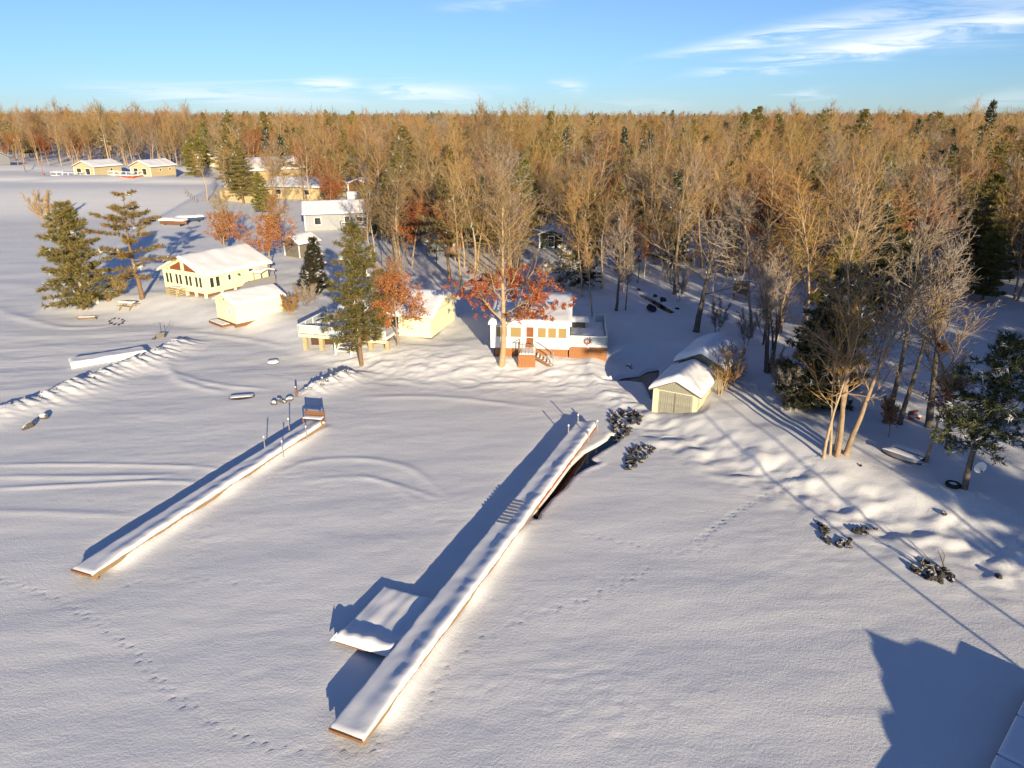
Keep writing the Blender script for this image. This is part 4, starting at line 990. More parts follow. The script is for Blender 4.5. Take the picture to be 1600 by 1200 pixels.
def far_boat(px, py, az, label, mat='red_board'):
    p = GS(px, py); r = empty('stored_boat', p, math.radians(az), label, 'boat'); n = 9; vs = []; fs = []
    for i in range(n):
        t = i / (n - 1); w = .95 * math.sin(math.pi * min(1, .12 + t * .88)) ** .6 * (1 if t < .85 else .9); x = -2.5 + 5 * t; vs += [(x, -w, .9), (x, -w * .55, .25), (x, w * .55, .25), (x, w, .9)]
    for i in range(n - 1):
        for j in range(3): fs.append((i * 4 + j, i * 4 + j + 1, i * 4 + 5 + j, i * 4 + 4 + j))
    fs += [(0, 3, 2, 1), tuple(n * 4 - 4 + j for j in range(4))]
    MB().add(vs, fs).build('hull', mat, r); snow_slab(r, -2.4, 2.4, -.85, .85, .85, .45, seed=86, nx=20, ny=12, edge=.5)
    for x in (-1.5, 1.5): part_box(r, 'cradle', 'dark_metal', (x, -.6, -.2), (x + .12, .6, .3))
far_boat(272, 352, -8, 'red-trimmed snow-covered boat on the bank behind the open pine', 'brown_board'); far_boat(297, 347, 40, 'dark covered boat beside the red-trimmed one', 'car_paint'); far_boat(252, 277, -20, 'red covered boat at the edge of the far woods')

# ------------------------------------------------------------------ rocks and small things on the snow
def rock_mesh(seed):
    import bmesh
    bm = bmesh.new(); bmesh.ops.create_icosphere(bm, subdivisions=2, radius=1.0); R = random.Random(seed)
    ks = [Vector((R.uniform(-1, 1), R.uniform(-1, 1), R.uniform(-1, 1))).normalized() for _ in range(9)]; ds = [R.uniform(.42, .85) for _ in ks]
    for v in bm.verts:
        for k, d in zip(ks, ds):
            e = v.co.dot(k) - d
            if e > 0: v.co -= k * e * .9
        v.co.z *= .75
    me = bpy.data.meshes.new('rock'); bm.to_mesh(me); bm.free(); return me
ROCKS = {k: [rock_mesh(s) for s in range(5)] for k in ('rock', 'rock_snowy')}
for k, l in ROCKS.items():
    for me in l: me.materials.append(M(k))
def rocks(name, label, cat, spots, mat='rock', sink=.3):
    c = sum((Vector(s[0]) for s in spots), Vector()) / len(spots); r = empty(name, (c.x, c.y, gz(c.x, c.y)), 0, label, cat); R = random.Random(hash(label) % 1000 if False else len(label))
    for p, s in spots:
        o = link('rock', R.choice(ROCKS[mat]), r); z = gz(p.x, p.y) if p.z == 0 else p.z
        o.location = (p.x - c.x, p.y - c.y, z - gz(c.x, c.y) + s * .75 - s * sink * 2); o.scale = (s * R.uniform(.8, 1.35), s * R.uniform(.75, 1.15), s * R.uniform(.7, 1.1)); o.rotation_euler = (R.uniform(-.3, .3), R.uniform(-.3, .3), R.uniform(0, 6.3))
    return r
def along(pts, step, jit, smin, smax, seed, z=0.0):
    R = random.Random(seed); P = polyline(pts, z, .1); out = []; acc = 0
    for a, b in zip(P, P[1:]):
        acc += (b - a).length
        if acc > step: acc = 0; out.append((Vector((a.x + R.gauss(0, jit), a.y + R.gauss(0, jit), 0)), R.uniform(smin, smax)))
    return out
def filled(poly, n, smin, smax, seed):
    R = random.Random(seed); pts = []; xs = [p[0] for p in poly]; yv = [p[1] for p in poly]
    while len(pts) < n:
        x, y = R.uniform(min(xs), max(xs)), R.uniform(min(yv), max(yv)); c = False
        for (x0, y0), (x1, y1) in zip(poly, poly[1:] + poly[:1]):
            if (y0 > y) != (y1 > y) and x < (x1 - x0) * (y - y0) / (y1 - y0) + x0: c = not c
        if c: p = G(x, y); pts.append((Vector((p.x, p.y, 0)), R.uniform(smin, smax)))
    return pts
rocks('stone_breakwater', 'long stone breakwater buried in snow left of the left dock', 'breakwater', along([(-40, 655), (20, 640), (80, 620), (130, 600), (185, 578), (230, 562), (265, 545), (290, 530)], .45, .35, .06, .17, 3), 'rock_snowy', .3)
rocks('stone_jetty', 'short stone jetty on the shore above the left dock bench', 'jetty', along([(462, 618), (490, 607), (515, 598), (540, 588), (552, 578)], .34, .25, .08, .19, 4) + along([(480, 612), (520, 600), (545, 592)], .5, .3, .10, .2, 5), 'rock_snowy', .22)
rocks('rubble_bank', 'dark rubble bank where the creek meets the long dock', 'rocks', filled([(955, 645), (985, 641), (1008, 650), (995, 670), (968, 688), (956, 684), (952, 665)], 120, .08, .24, 6), 'rock', .2)
rocks('rubble_bank', 'snowy rubble point on the ice right of the long dock', 'rocks', filled([(978, 702), (1000, 695), (1026, 700), (1010, 722), (985, 738), (976, 736)], 75, .08, .22, 7), 'rock', .25)
rocks('boulders', 'dark boulders at the right shoreline, left end of the row', 'rocks', filled([(1278, 820), (1298, 818), (1296, 832), (1300, 848), (1290, 852), (1284, 840)], 24, .08, .2, 8), 'rock', .2)
rocks('boulders', 'dark boulders at the right shoreline, upper middle of the row', 'rocks', filled([(1332, 830), (1345, 825), (1370, 828), (1364, 838), (1344, 838)], 22, .08, .2, 9), 'rock', .2)
rocks('boulders', 'dark boulders at the right shoreline, lower middle of the row', 'rocks', filled([(1305, 850), (1322, 842), (1340, 845), (1330, 856), (1312, 858)], 22, .08, .2, 10), 'rock', .2)
rocks('boulders', 'dark boulder heap with sticks at the far right shoreline', 'rocks', filled([(1420, 890), (1445, 878), (1475, 890), (1490, 908), (1470, 912), (1440, 905)], 50, .09, .24, 11), 'rock', .2)
rocks('stones', 'two small snowy stones on the ice left of the left dock', 'rocks', [(G(44, 669), .38), (G(52, 664), .25), (G(68, 654), .34)], 'rock_snowy', .2)
rocks('stones', 'snowy stones on the ice just below the stone jetty', 'rocks', [(G(428, 632), .3), (G(438, 628), .35), (G(444, 630), .25), (G(452, 626), .3)], 'rock_snowy', .2)
rocks('fire_ring', 'dark ring of stones in the snow in front of the left pines', 'fire pit', [(G(182 + 11 * math.cos(a * .63), 503 + 4.5 * math.sin(a * .63)), .17) for a in range(10)], 'rock', .2)
rocks('stones', 'little snow-capped stone in the shaded yard by the white cottage', 'rocks', [(G(982, 573), .3), (G(986, 576), .2)], 'rock_snowy', .2)
rocks('stones', 'scattered stones near the thin post on the left shore', 'rocks', [(G(248, 524), .3), (G(254, 526), .35), (G(268, 538), .3), (G(275, 533), .25), (G(240, 531), .3)], 'rock_snowy', .2)
rocks('stones', 'few stones sticking out at the shaded right shore', 'rocks', [(G(1475, 804), .22), (G(1560, 905), .25), (G(1345, 728), .12)], 'rock', .25)
rocks('creek_rocks', 'dark snow-topped rocks along the creek in the woods', 'rocks', [(G(998, 454), .3), (G(1024, 464), .3), (G(1036, 471), .4), (G(1058, 483), .22)], 'rock', .15)
def sticks():
    p = GS(1458, 892); r = empty('driftwood', p, 0, 'black dead branches on the boulder heap at the right shoreline', 'driftwood'); R = random.Random(4)
    for i in range(9):
        a = R.uniform(0, 6.28); c = Vector((R.uniform(-.7, .7), R.uniform(-.4, .4), .1)); d = Vector((math.cos(a) * R.uniform(.3, 1), math.sin(a) * .4, R.uniform(.2, .9)))
        mb = MB(); mb.tube(c, c + d * .6, .04, .028, 5); e = c + d * .6; mb.tube(e, e + d * .4 + Vector((R.uniform(-.3, .3), 0, R.uniform(-.2, .2))), .027, .01, 5); mb.build('branch', 'old_wood', r)
sticks()
def capsized(px, py, az, L, label, mat, name='canoe', cat='canoe'):
    p = GS(px, py); r = empty(name, p, math.radians(az), label, cat); n = 13; k = 7; vs = []; fs = []
    for i in range(n):
        t = i / (n - 1) * 2 - 1; w = .42 * (1 - abs(t) ** 2.4) + .02; h = .36 * (1 - .35 * abs(t) ** 3)
        for j in range(k): a = math.pi * j / (k - 1); vs.append((t * L / 2, -w * math.cos(a), h * math.sin(a) ** .8 + .02))
    fs = [(i * k + j, i * k + j + 1, (i + 1) * k + j + 1, (i + 1) * k + j) for i in range(n - 1) for j in range(k - 1)]
    MB().add(vs, fs).build('hull', mat, r, smooth=True)
    mb = MB()
    for sg in (-1, 1):
        for i in range(n - 1):
            q = []
            for ii in (i, i + 1): t = ii / (n - 1) * 2 - 1; q.append((t * L / 2, sg * (.42 * (1 - abs(t) ** 2.4) + .035), .05))
            mb.beam(q[0], q[1], .05, .06)
    mb.build('gunwale', 'brown_trim', r)
    snow_slab(r, -L * .46, L * .46, -.3, .3, .3, .12, seed=int(L * 10), nx=22, ny=12, edge=.25, fn=lambda x, y: np.clip(1.2 - (np.abs(x) / (L * .46)) ** 3, .2, 1))
    return r
capsized(1408, 716, -52, 2.4, 'small overturned boat with snow under the bare trees at right', 'galvanised', 'rowing_boat', 'boat'); capsized(1420, 711, -50, 2.2, 'second overturned boat almost buried in snow at right', 'galvanised', 'rowing_boat', 'boat')
capsized(378, 622, 14, 1.9, 'dark overturned canoe half buried on the ice above the left dock', 'dark_metal').scale.z = .5
capsized(427, 567, 20, 1.0, 'tiny snow-covered dinghy alone on the ice below the yellow shed', 'white_boat', 'dinghy', 'boat').scale.z = .7
def misc():
    p = GS(145, 473); r = empty('leaning_panel', p, math.radians(-20), 'white sheet panel leaning beside the dense left pine', 'panel'); MB().poly([(-.8, 0, -.1), (.8, 0, -.1), (.8, .25, 1.3), (-.8, .25, 1.3)], (0, .06, 0)).build('sheet', 'white_paint', r); MB().beam((-.1, -.5, -.1), (.1, .1, 1.2), .12, .06).build('prop', 'pallet_wood', r)
    p = GS(171, 470); r = empty('tree_stump', p, 0, 'cut pale stump between the two left pines', 'stump')
    mb = MB(); mb.tube((0, 0, -.3), (-.12, 0, .5), .32, .22, 9); mb.tube((-.12, 0, .5), (-.2, .05, 1.1), .22, .14, 9); mb.build('wood', 'bark_pine', r); MB().tube((-.2, .05, 1.103), (-.2, .05, 1.16), .15, .09, 9).build('snow_cap', 'roof_snow', r)
    p = GS(200, 482); r = empty('picnic_table', p, math.radians(-15), 'brushy wooden picnic table in front of the open left pine', 'table')
    for k in range(4): part_box(r, 'top_plank', 'pallet_wood', (-.9, -.35 + k * .18, .70), (.9, -.2 + k * .18, .74))
    for y in (-.75, .6): part_box(r, 'bench_plank', 'pallet_wood', (-.9, y, .40), (.9, y + .22, .44))
    for x in (-.7, .62):
        for sg in (-1, 1): MB().beam((x, sg * .7, -.2), (x, sg * .15, .697), .08, .08).build('leg', 'pallet_wood', r)
        part_box(r, 'cross_brace', 'pallet_wood', (x + .05, -.7, .34), (x + .1, .8, .397))
    snow_slab(r, -.9, .9, -.35, .35, .742, .14, seed=90, nx=14, ny=10)
    p = GS(137, 500); r = empty('fallen_log', p, math.radians(8), 'short bent log lying in the snow before the dense left pine', 'log'); mb = MB(); mb.tube((-1, 0, .15), (0, .1, .24), .13, .12, 8); mb.tube((0, .1, .24), (.9, 0, .1), .12, .09, 8); mb.build('wood', 'bark_pine', r); snow_slab(r, -.9, .8, -.04, .16, .3, .06, seed=91, nx=14, ny=6)
    p = GS(253, 527); r = empty('marker_post', p, 0, 'thin dark rod with a small box on the left shore', 'post'); MB().tube((0, 0, -.3), (.05, 0, 1.5), .03, .025, 6).build('shaft', 'dark_metal', r); part_box(r, 'box', 'old_wood', (-.5, -.25, -.05), (.35, .25, .4)); MB().tube((.35, .1, 0), (.4, .1, 1.3), .02, .02, 6).build('rod', 'dark_metal', r)
    p = GS(464, 620); r = empty('jetty_post', p, 0, 'short brown post at the outer end of the stone jetty', 'post'); MB().tube((0, 0, -.3), (-.05, 0, .8), .09, .08, 8).build('shaft', 'brown_board', r); MB().tube((-.05, 0, .803), (-.05, 0, .86), .09, .05, 8).build('snow_cap', 'roof_snow', r)
    # things round the right-hand trees
    p = GS(1488, 762); r = empty('tyre', p, 0, 'dark ring-shaped tyre planter in the snow beside the green-crowned tree', 'tyre'); mb = MB(); n, k = 18, 8; vs = []
    for i in range(n):
        for j in range(k): a, b = 2 * math.pi * i / n, 2 * math.pi * j / k; rr = .3 + .11 * math.cos(b); vs.append((rr * math.cos(a), rr * math.sin(a), .12 + .12 * math.sin(b)))
    mb.add(vs, [(i * k + j, i * k + (j + 1) % k, ((i + 1) % n) * k + (j + 1) % k, ((i + 1) % n) * k + j) for i in range(n) for j in range(k)]); mb.build('ring', 'black_rubber', r, smooth=True); snow_slab(r, -.27, .27, -.27, .27, .08, .14, seed=92, nx=10, ny=10)
    p = GS(1429, 655); r = empty('garden_chair', p, .3, 'small reddish chair under the leaning trees at right', 'chair'); part_box(r, 'seat', 'red_board', (-.4, -.2, .22), (.4, .22, .28)); part_box(r, 'backrest', 'red_board', (-.4, .222, .2), (.4, .26, .6)); part_box(r, 'leg', 'red_board', (-.38, -.15, -.2), (-.3, .2, .218)); part_box(r, 'leg', 'red_board', (.3, -.15, -.2), (.38, .2, .218)); snow_slab(r, -.38, .38, -.18, .2, .282, .1, seed=93, nx=10, ny=8)
    p = GS(1018, 486); r = empty('barrel', p, .5, 'black barrel lying by the creek in the shaded yard', 'barrel'); mb = MB(); mb.tube((-.1, -.45, .3), (.1, .5, .3), .34, .34, 14); mb.build('drum', 'black_rubber', r, smooth=False); MB().tube((-.11, -.47, .3), (-.105, -.452, .3), .3, .3, 14).build('lid', 'dark_metal', r)
    MB().tube((-.02, -.1, .3), (.0, -.02, .3), .355, .355, 14).build('hoop', 'dark_metal', r)
misc()

# ------------------------------------------------------------------ trees
class Segs:
    """tapered tubes collected as segments, turned into one mesh with numpy"""
    def __init__(s): s.d = {}
    def add(s, p, q, r0, r1, n): s.d.setdefault(n, []).append((*p, *q, r0, r1))
    def mesh(s, name, mat, smooth=False):
        V = []; Fq = []; Ft = []; off = 0
        for n, l in s.d.items():
            a = np.array(l); p, q, r0, r1 = a[:, :3], a[:, 3:6], a[:, 6], a[:, 7]; d = q - p; d /= np.linalg.norm(d, axis=1)[:, None] + 1e-9
            u = np.where(np.abs(d[:, 2:3]) < .9, np.array([[0, 0, 1.]]), np.array([[1., 0, 0]])); e = np.cross(d, u); e /= np.linalg.norm(e, axis=1)[:, None]; g = np.cross(d, e)
            t = np.arange(n) * 2 * np.pi / n; ring = e[:, None, :] * np.cos(t)[None, :, None] + g[:, None, :] * np.sin(t)[None, :, None]
            A = p[:, None, :] + ring * r0[:, None, None]; m = len(a); idx = np.arange(m)[:, None]
            cone = n == 3 and s.cones
            if cone:
                V.append(np.concatenate([A, q[:, None, :]], 1).reshape(-1, 3)); b = off + idx * 4; j = np.arange(3)[None, :]
                Ft.append(np.stack([b + j, b + (j + 1) % 3, b + 3 + 0 * j], -1).reshape(-1, 3)); off += m * 4
            else:
                B = q[:, None, :] + ring * r1[:, None, None]; V.append(np.concatenate([A, B], 1).reshape(-1, 3)); b = off + idx * 2 * n; j = np.arange(n)[None, :]
                Fq.append(np.stack([b + j, b + (j + 1) % n, b + n + (j + 1) % n, b + n + j], -1).reshape(-1, 4)); off += m * 2 * n
        return raw_mesh(name, np.concatenate(V), np.concatenate(Ft) if Ft else None, np.concatenate(Fq) if Fq else None, mat, smooth)
    cones = True

def raw_mesh(name, V, T=None, Q=None, mat='twig', smooth=False, tint=None):
    me = bpy.data.meshes.new(name); me.vertices.add(len(V)); me.vertices.foreach_set('co', V.astype(np.float32).reshape(-1))
    lt = []; li = []
    if T is not None and len(T): lt += [np.full(len(T), 3)]; li += [T.reshape(-1)]
    if Q is not None and len(Q): lt += [np.full(len(Q), 4)]; li += [Q.reshape(-1)]
    lt = np.concatenate(lt).astype(np.int32); li = np.concatenate(li).astype(np.int32)
    me.loops.add(len(li)); me.loops.foreach_set('vertex_index', li); me.polygons.add(len(lt))
    me.polygons.foreach_set('loop_start', np.concatenate([[0], np.cumsum(lt)[:-1]]).astype(np.int32)); me.polygons.foreach_set('loop_total', lt)
    me.materials.append(M(mat)); me.update(calc_edges=True)
    if smooth: me.polygons.foreach_set('use_smooth', [True] * len(lt))
    if tint is not None:
        at = me.attributes.new('tint', 'FLOAT_COLOR', 'POINT'); at.data.foreach_set('color', np.concatenate([tint, np.ones((len(tint), 1))], 1).astype(np.float32).reshape(-1))
    return me

def turn(d, ang, az):
    u = Vector((0, 0, 1)) if abs(d.z) < .95 else Vector((1, 0, 0)); e = d.cross(u).normalized(); g = d.cross(e)
    return (d * math.cos(ang) + (e * math.cos(az) + g * math.sin(az)) * math.sin(ang)).normalized()

def bare_tree(seed, H=13.0, stems=1, spread=.34, start=.35, ang=(.55, .9), limbs=15, trunk_r=None, lean=(0, 0), bark='bark_lit', twig='twig', leaf=None, leaf_zone=(0, .75), leaf_n=0,
              tip=.011, dens=1.0, stem_spread=.12):
    R = random.Random(seed); T = Segs(); C = Segs(); ends = []
    def br(p, d, L, r, lev):
        n = (0, 4, 3, 2, 1)[lev]; sides = (8, 6, 4, 3, 3)[lev]; dst = T if lev == 1 else C
        for i in range(n):
            d = (d + Vector((R.gauss(0, 1), R.gauss(0, 1), R.gauss(0, .8))) * (.0, .16, .20, .26, .3)[lev] + Vector((0, 0, .085 if lev < 3 else .02))).normalized()
            q = p + d * (L / n); r1 = r * (1 - .72 / n) if lev < 3 else r * .6
            if lev >= 3: C.add(p, q, r, r * .5, 3)
            else: dst.add(p, q, r, r1, sides)
            if lev < 4:
                k = (0, 2, 2, 2)[lev]
                for c in range(k):
                    if R.random() > dens: continue
                    f = R.random(); s = p.lerp(q, f)
                    br(s, turn(d, R.uniform(.4, .85), R.uniform(0, 6.28)), L * R.uniform(.42, .68) * (1 - .25 * i / n), max(r1 * .6, tip * (.0, 2.6, 1.7, 1.0)[lev]), lev + 1)
            if lev == 3: ends.append(q.copy())
            p, r = q, r1
        if lev < 3: br(p, d, L * .45, max(r * .8, tip), lev + 1)
    tr = trunk_r or H * .0135
    for s in range(stems):
        a0 = R.uniform(0, 6.28) if stems == 1 else 2 * math.pi * s / stems + R.uniform(-.4, .4)
        h = H * (R.uniform(.85, 1) if stems > 1 else 1); p = Vector((math.cos(a0), math.sin(a0), 0)) * (.35 if stems > 1 else 0) * (H / 13); p.z = -.3
        d = Vector((lean[0], lean[1], 1)); 
        if stems > 1: d += Vector((math.cos(a0), math.sin(a0), 0)) * stem_spread
        d.normalize(); n = 9; r = tr * (1.0 if stems == 1 else .75); az = R.uniform(0, 6.28); nl = limbs if stems == 1 else int(limbs * .65); made = 0
        T.add(p, p + d * .5, r * 1.55, r * 1.05, 9); p = p + d * .45
        for i in range(n):
            d = (d + Vector((R.gauss(0, 1), R.gauss(0, 1), 0)) * .055).normalized(); q = p + d * (h * .95 / n); r1 = r * (1 - .1 - .09 * i / n * 2)
            T.add(p, q, r, r1, 8); f0 = i / n; f1 = (i + 1) / n
            while made < nl and start + (1 - start) * (made / nl) ** .9 < f1:
                f = start + (1 - start) * (made / nl) ** .9; made += 1; az += 2.4 + R.uniform(-.5, .5)
                t = (f - start) / (1 - start); L = H * spread * (1.05 - .62 * t) * R.uniform(.75, 1.15); a = R.uniform(*ang) * (1 - .35 * t)
                br(p.lerp(q, max(0, min(1, (f - f0) * n))), turn(d, a, az), L, max(r1 * .5, tip * 3) * R.uniform(.7, 1), 1)
            p, r = q, r1
        br(p, d, H * .16, r, 1)
    Segs.cones = False; tm = T.mesh('trunk', bark, True); Segs.cones = True; cm = C.mesh('crown', twig); lm = None
    if leaf:
        zs = [e.z / H for e in ends]; pick = [e for e in ends if leaf_zone[0] <= e.z / H <= leaf_zone[1]]; V = []; Q = []; tint = []; rg = np.random.default_rng(seed)
        for i in range(leaf_n):
            c = pick[int(R.random() ** 1.6 * len(pick)) % len(pick)] if len(pick) else ends[0]; c = np.array(c) + rg.normal(0, .11, 3); s = R.uniform(.05, .105)
            a = rg.normal(0, 1, 3); a /= np.linalg.norm(a); b = np.cross(a, rg.normal(0, 1, 3)); b /= np.linalg.norm(b); n0 = len(V)
            V += [c - a * s, c + b * s * .6 + a * s * .1, c + a * s, c - b * s * .6 + a * s * .1]; Q.append((n0, n0 + 1, n0 + 2, n0 + 3)); col = np.array(leaf[R.randrange(len(leaf))]) * R.uniform(.7, 1.25); tint += [col] * 4
        lm = raw_mesh('foliage', np.array(V), None, np.array(Q), 'leaf', False, np.array(tint))
    return tm, cm, lm

def conifer(seed, H=12.0, base=.12, rad=.25, shape='pine', dens=1.0, snow=.06, tuft=.34, cols=((.16, .14, .04), (.20, .16, .05), (.12, .11, .032), (.24, .17, .06)), gaps=.15, lean=(0, 0), bark='bark_pine', trunk_r=None, blades=10):
    R = random.Random(seed); rg = np.random.default_rng(seed); T = Segs(); tufts = []
    ax = lambda z: Vector((lean[0] * z + .12 * math.sin(z * .6 + seed), lean[1] * z + .12 * math.cos(z * .5 + seed * 2), z)); n = 10; tr = trunk_r or H * .017
    for i in range(n):
        z0, z1 = -.3 + (H + .3) * i / n, -.3 + (H + .3) * (i + 1) / n; T.add(ax(z0), ax(z1), tr * (1 - .95 * i / n), tr * (1 - .95 * (i + 1) / n), 8)
    z = base * H; az = 0
    while z < H * .985:
        t = (z - base * H) / (H * (1 - base))
        if shape == 'spruce': L = H * rad * (1 - t) ** .85 + .15
        elif shape == 'pine': L = H * rad * (math.sin(math.pi * (t * .82 + .18)) ** .6) * (1 - .55 * t) * 1.15 + .2
        else: L = H * rad * (.55 + .6 * math.sin(math.pi * min(1, t * 1.25)) ) * (1 - t ** 4 * .5)
        k = R.randint(4, 6) if shape != 'open' else R.randint(2, 4)
        for b in range(k):
            az += 2.4
            if R.random() < gaps: continue
            l = L * R.uniform(.65, 1.2); c = ax(z + R.uniform(-.1, .1)); up = (.30 - .38 * (1 - t)) if shape != 'spruce' else (-.15 + .35 * t); d = Vector((math.cos(az), math.sin(az), up + R.uniform(-.1, .12)))
            d.normalize(); m = max(2, int(l / .55)); p = c; rr = max(.018, tr * .28 * (1 - t))
            for i in range(m):
                d2 = (d + Vector((R.gauss(0, .08), R.gauss(0, .08), .05 + .05 * i / m))).normalized(); q = p + d2 * (l / m); T.add(p, q, rr * (1 - .8 * i / m), rr * (1 - .8 * (i + 1) / m), 4); f = (i + 1) / m
                if f > .25 or shape != 'open':
                    nb = int(round((2 + 3.2 * f) * dens * 1.6)); side = Vector((-d2.y, d2.x, 0)).normalized()
                    for _ in range(nb):
                        w = R.uniform(-1, 1) * (.18 + .34 * l * .28 * (1.1 - .6 * f)) * 1.3; o = p.lerp(q, R.random()) + side * w + Vector((0, 0, R.uniform(-.08, .14) + abs(w) * .1)); tufts.append((o, (d2 * .7 + side * (1 if w > 0 else -1) * .7 + Vector((0, 0, .35))).normalized()))
                p = q
            tufts.append((p, (d + Vector((0, 0, .3))).normalized()))
        z += H * (.035 if shape != 'open' else .05) * R.uniform(.7, 1.3)
    for i in range(6): tufts.append((ax(H - .12 * i), Vector((R.gauss(0, .4), R.gauss(0, .4), 1)).normalized()))
    N = len(tufts); P = np.array([t[0] for t in tufts]); D = np.array([t[1] for t in tufts]); nb = blades
    dirs = D[:, None, :] * .75 + rg.normal(0, .55, (N, nb, 3)); dirs /= np.linalg.norm(dirs, axis=2)[:, :, None]
    Ln = tuft * rg.uniform(.6, 1.25, (N, nb, 1)); st = P[:, None, :] + rg.normal(0, .05, (N, nb, 3)); sd = np.cross(dirs, rg.normal(0, 1, (N, nb, 3))); sd /= np.linalg.norm(sd, axis=2)[:, :, None] + 1e-9
    wd = tuft * .085
    V = np.stack([st - sd * wd, st + sd * wd, st + dirs * Ln], 2).reshape(-1, 3); F = np.arange(len(V)).reshape(-1, 3)
    ci = rg.integers(0, len(cols), N); tc = np.array(cols)[ci] * rg.uniform(.7, 1.3, (N, 1)); isn = rg.random(N) < snow; tc[isn] = (.74, .75, .78)
    tint = np.repeat(tc, nb * 3, 0)
    Segs.cones = False; tm = T.mesh('trunk', bark, True); Segs.cones = True
    return tm, raw_mesh('crown', V, F, None, 'needle', False, tint), None

def plant(name, meshes, loc, rz, s, label, cat, group=None):
    r = empty(name, loc, rz, label, cat, group); r.scale = (s, s, s) if not isinstance(s, tuple) else s
    link('trunk', meshes[0], r); c = link('crown', meshes[1], r)
    if meshes[2]: link('foliage', meshes[2], r)
    return r

RUST = [(.30, .065, .025), (.36, .095, .03), (.22, .042, .022), (.40, .14, .045)]; ORANGE = [(.40, .16, .05), (.36, .11, .035), (.42, .21, .08), (.30, .08, .03), (.28, .14, .06)]; BROWN = [(.22, .09, .05), (.28, .12, .06), (.17, .07, .04)]

# hero trees near the shore ------------------------------------------------------------
plant('pine_tree', conifer(101, 11.6, .06, .31, 'pine', 1.05, .02, .42, gaps=.2), GS(131, 484), .4, 1, 'dense dark pine at the left shore, leftmost of the two', 'pine')
plant('pine_tree', conifer(102, 11.6, .22, .33, 'open', 1.25, .02, .42, gaps=.25, cols=((.20, .14, .045), (.15, .13, .04), (.24, .14, .05)), trunk_r=.27), GS(220, 468), 1.3, 1, 'open-branched pine with bare lower trunk left of the yellow cottage', 'pine')
plant('pine_tree', conifer(103, 12.3, .17, .205, 'pine', .95, .012, .38, gaps=.22, cols=((.10, .095, .025), (.13, .11, .03), (.075, .075, .02), (.16, .115, .035))), GS(566, 570), 2.2, 1, 'tall golden-green pine in front of the middle cottage deck', 'pine')
plant('oak_tree', bare_tree(104, 7.0, 1, .42, .2, (.7, 1.15), 15, leaf=ORANGE, leaf_zone=(.1, .95), leaf_n=9500, tip=.010), GS(622, 540), 0, 1, 'oak full of orange leaves right of the tall front pine', 'oak')
plant('oak_tree', bare_tree(105, 13.4, 1, .38, .24, (.7, 1.15), 19, dens=.85, trunk_r=.27, leaf=RUST, leaf_zone=(.16, .60), leaf_n=9500, tip=.011), GS(784, 571), .6, 1, 'big oak with rust-red lower leaves in front of the white cottage', 'oak')
plant('oak_tree', bare_tree(106, 9.5, 1, .36, .3, (.7, 1.1), 14, leaf=ORANGE, leaf_zone=(.25, .8), leaf_n=7500), GS(420, 432), 0, 1, 'orange-leaved oak behind the right end of the yellow cottage', 'oak')
plant('oak_tree', bare_tree(107, 8.5, 1, .38, .25, (.7, 1.1), 14, leaf=ORANGE, leaf_zone=(.2, .75), leaf_n=6000), GS(352, 404), 1, 1, 'orange-leaved tree beyond the roof of the yellow cottage', 'oak')
plant('bare_tree', bare_tree(108, 6.0, 5, .3, .2, (.3, .6), 12, stem_spread=.35, tip=.012), GS(72, 352), 0, 1, 'fan-shaped bare tree behind the dense left pine', 'tree')
plant('bare_tree', bare_tree(109, 12.2, 3, .34, .3, (.6, 1.0), 17, dens=.62, trunk_r=.24, lean=(.02, 0), tip=.011, stem_spread=.10), GS(1312, 710), 0, 1, 'sunlit clump of three bare trunks on the right bank', 'tree')
plant('bare_tree', bare_tree(110, 9.5, 2, .34, .35, (.5, .9), 14, dens=.62, trunk_r=.13, lean=(-.05, 0), stem_spread=.05), GS(1294, 714), .5, 1, 'slim golden bare tree at the left foot of the sunlit clump', 'tree')
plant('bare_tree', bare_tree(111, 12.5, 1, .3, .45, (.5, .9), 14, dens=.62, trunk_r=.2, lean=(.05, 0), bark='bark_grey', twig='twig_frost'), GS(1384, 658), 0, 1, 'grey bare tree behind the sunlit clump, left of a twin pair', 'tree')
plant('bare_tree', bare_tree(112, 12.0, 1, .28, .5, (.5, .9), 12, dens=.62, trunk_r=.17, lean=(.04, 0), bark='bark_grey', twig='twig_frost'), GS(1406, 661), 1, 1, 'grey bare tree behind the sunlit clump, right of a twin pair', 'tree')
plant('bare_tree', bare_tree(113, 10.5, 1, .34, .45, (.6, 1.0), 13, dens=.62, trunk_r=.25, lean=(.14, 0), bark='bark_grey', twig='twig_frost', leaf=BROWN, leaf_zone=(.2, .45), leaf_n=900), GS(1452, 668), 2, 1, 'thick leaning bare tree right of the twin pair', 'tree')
plant('bare_tree', bare_tree(114, 5.8, 1, .34, .45, (.7, 1.1), 10, trunk_r=.1, lean=(.03, 0), leaf=BROWN, leaf_zone=(.35, .9), leaf_n=1500), GS(1447, 722), 1, 1, 'small pale-stemmed tree with brown leaves beside the overturned boats', 'tree')
plant('bare_tree', bare_tree(115, 9.0, 1, .36, .4, (.6, 1.0), 13, dens=.62, trunk_r=.17, lean=(.14, 0), bark='bark_grey'), GS(1482, 702), 3, 1, 'dark leaning tree behind the green-crowned tree', 'tree')
plant('pine_tree', conifer(116, 9.0, .3, .24, 'pine', .85, .10, .34, gaps=.25, cols=((.06, .075, .03), (.09, .095, .035), (.05, .06, .028)), lean=(.04, 0), bark='bark_grey', trunk_r=.19), GS(1507, 768), 0, 1, 'dark green-crowned tree with a white dish on its trunk at right', 'pine')
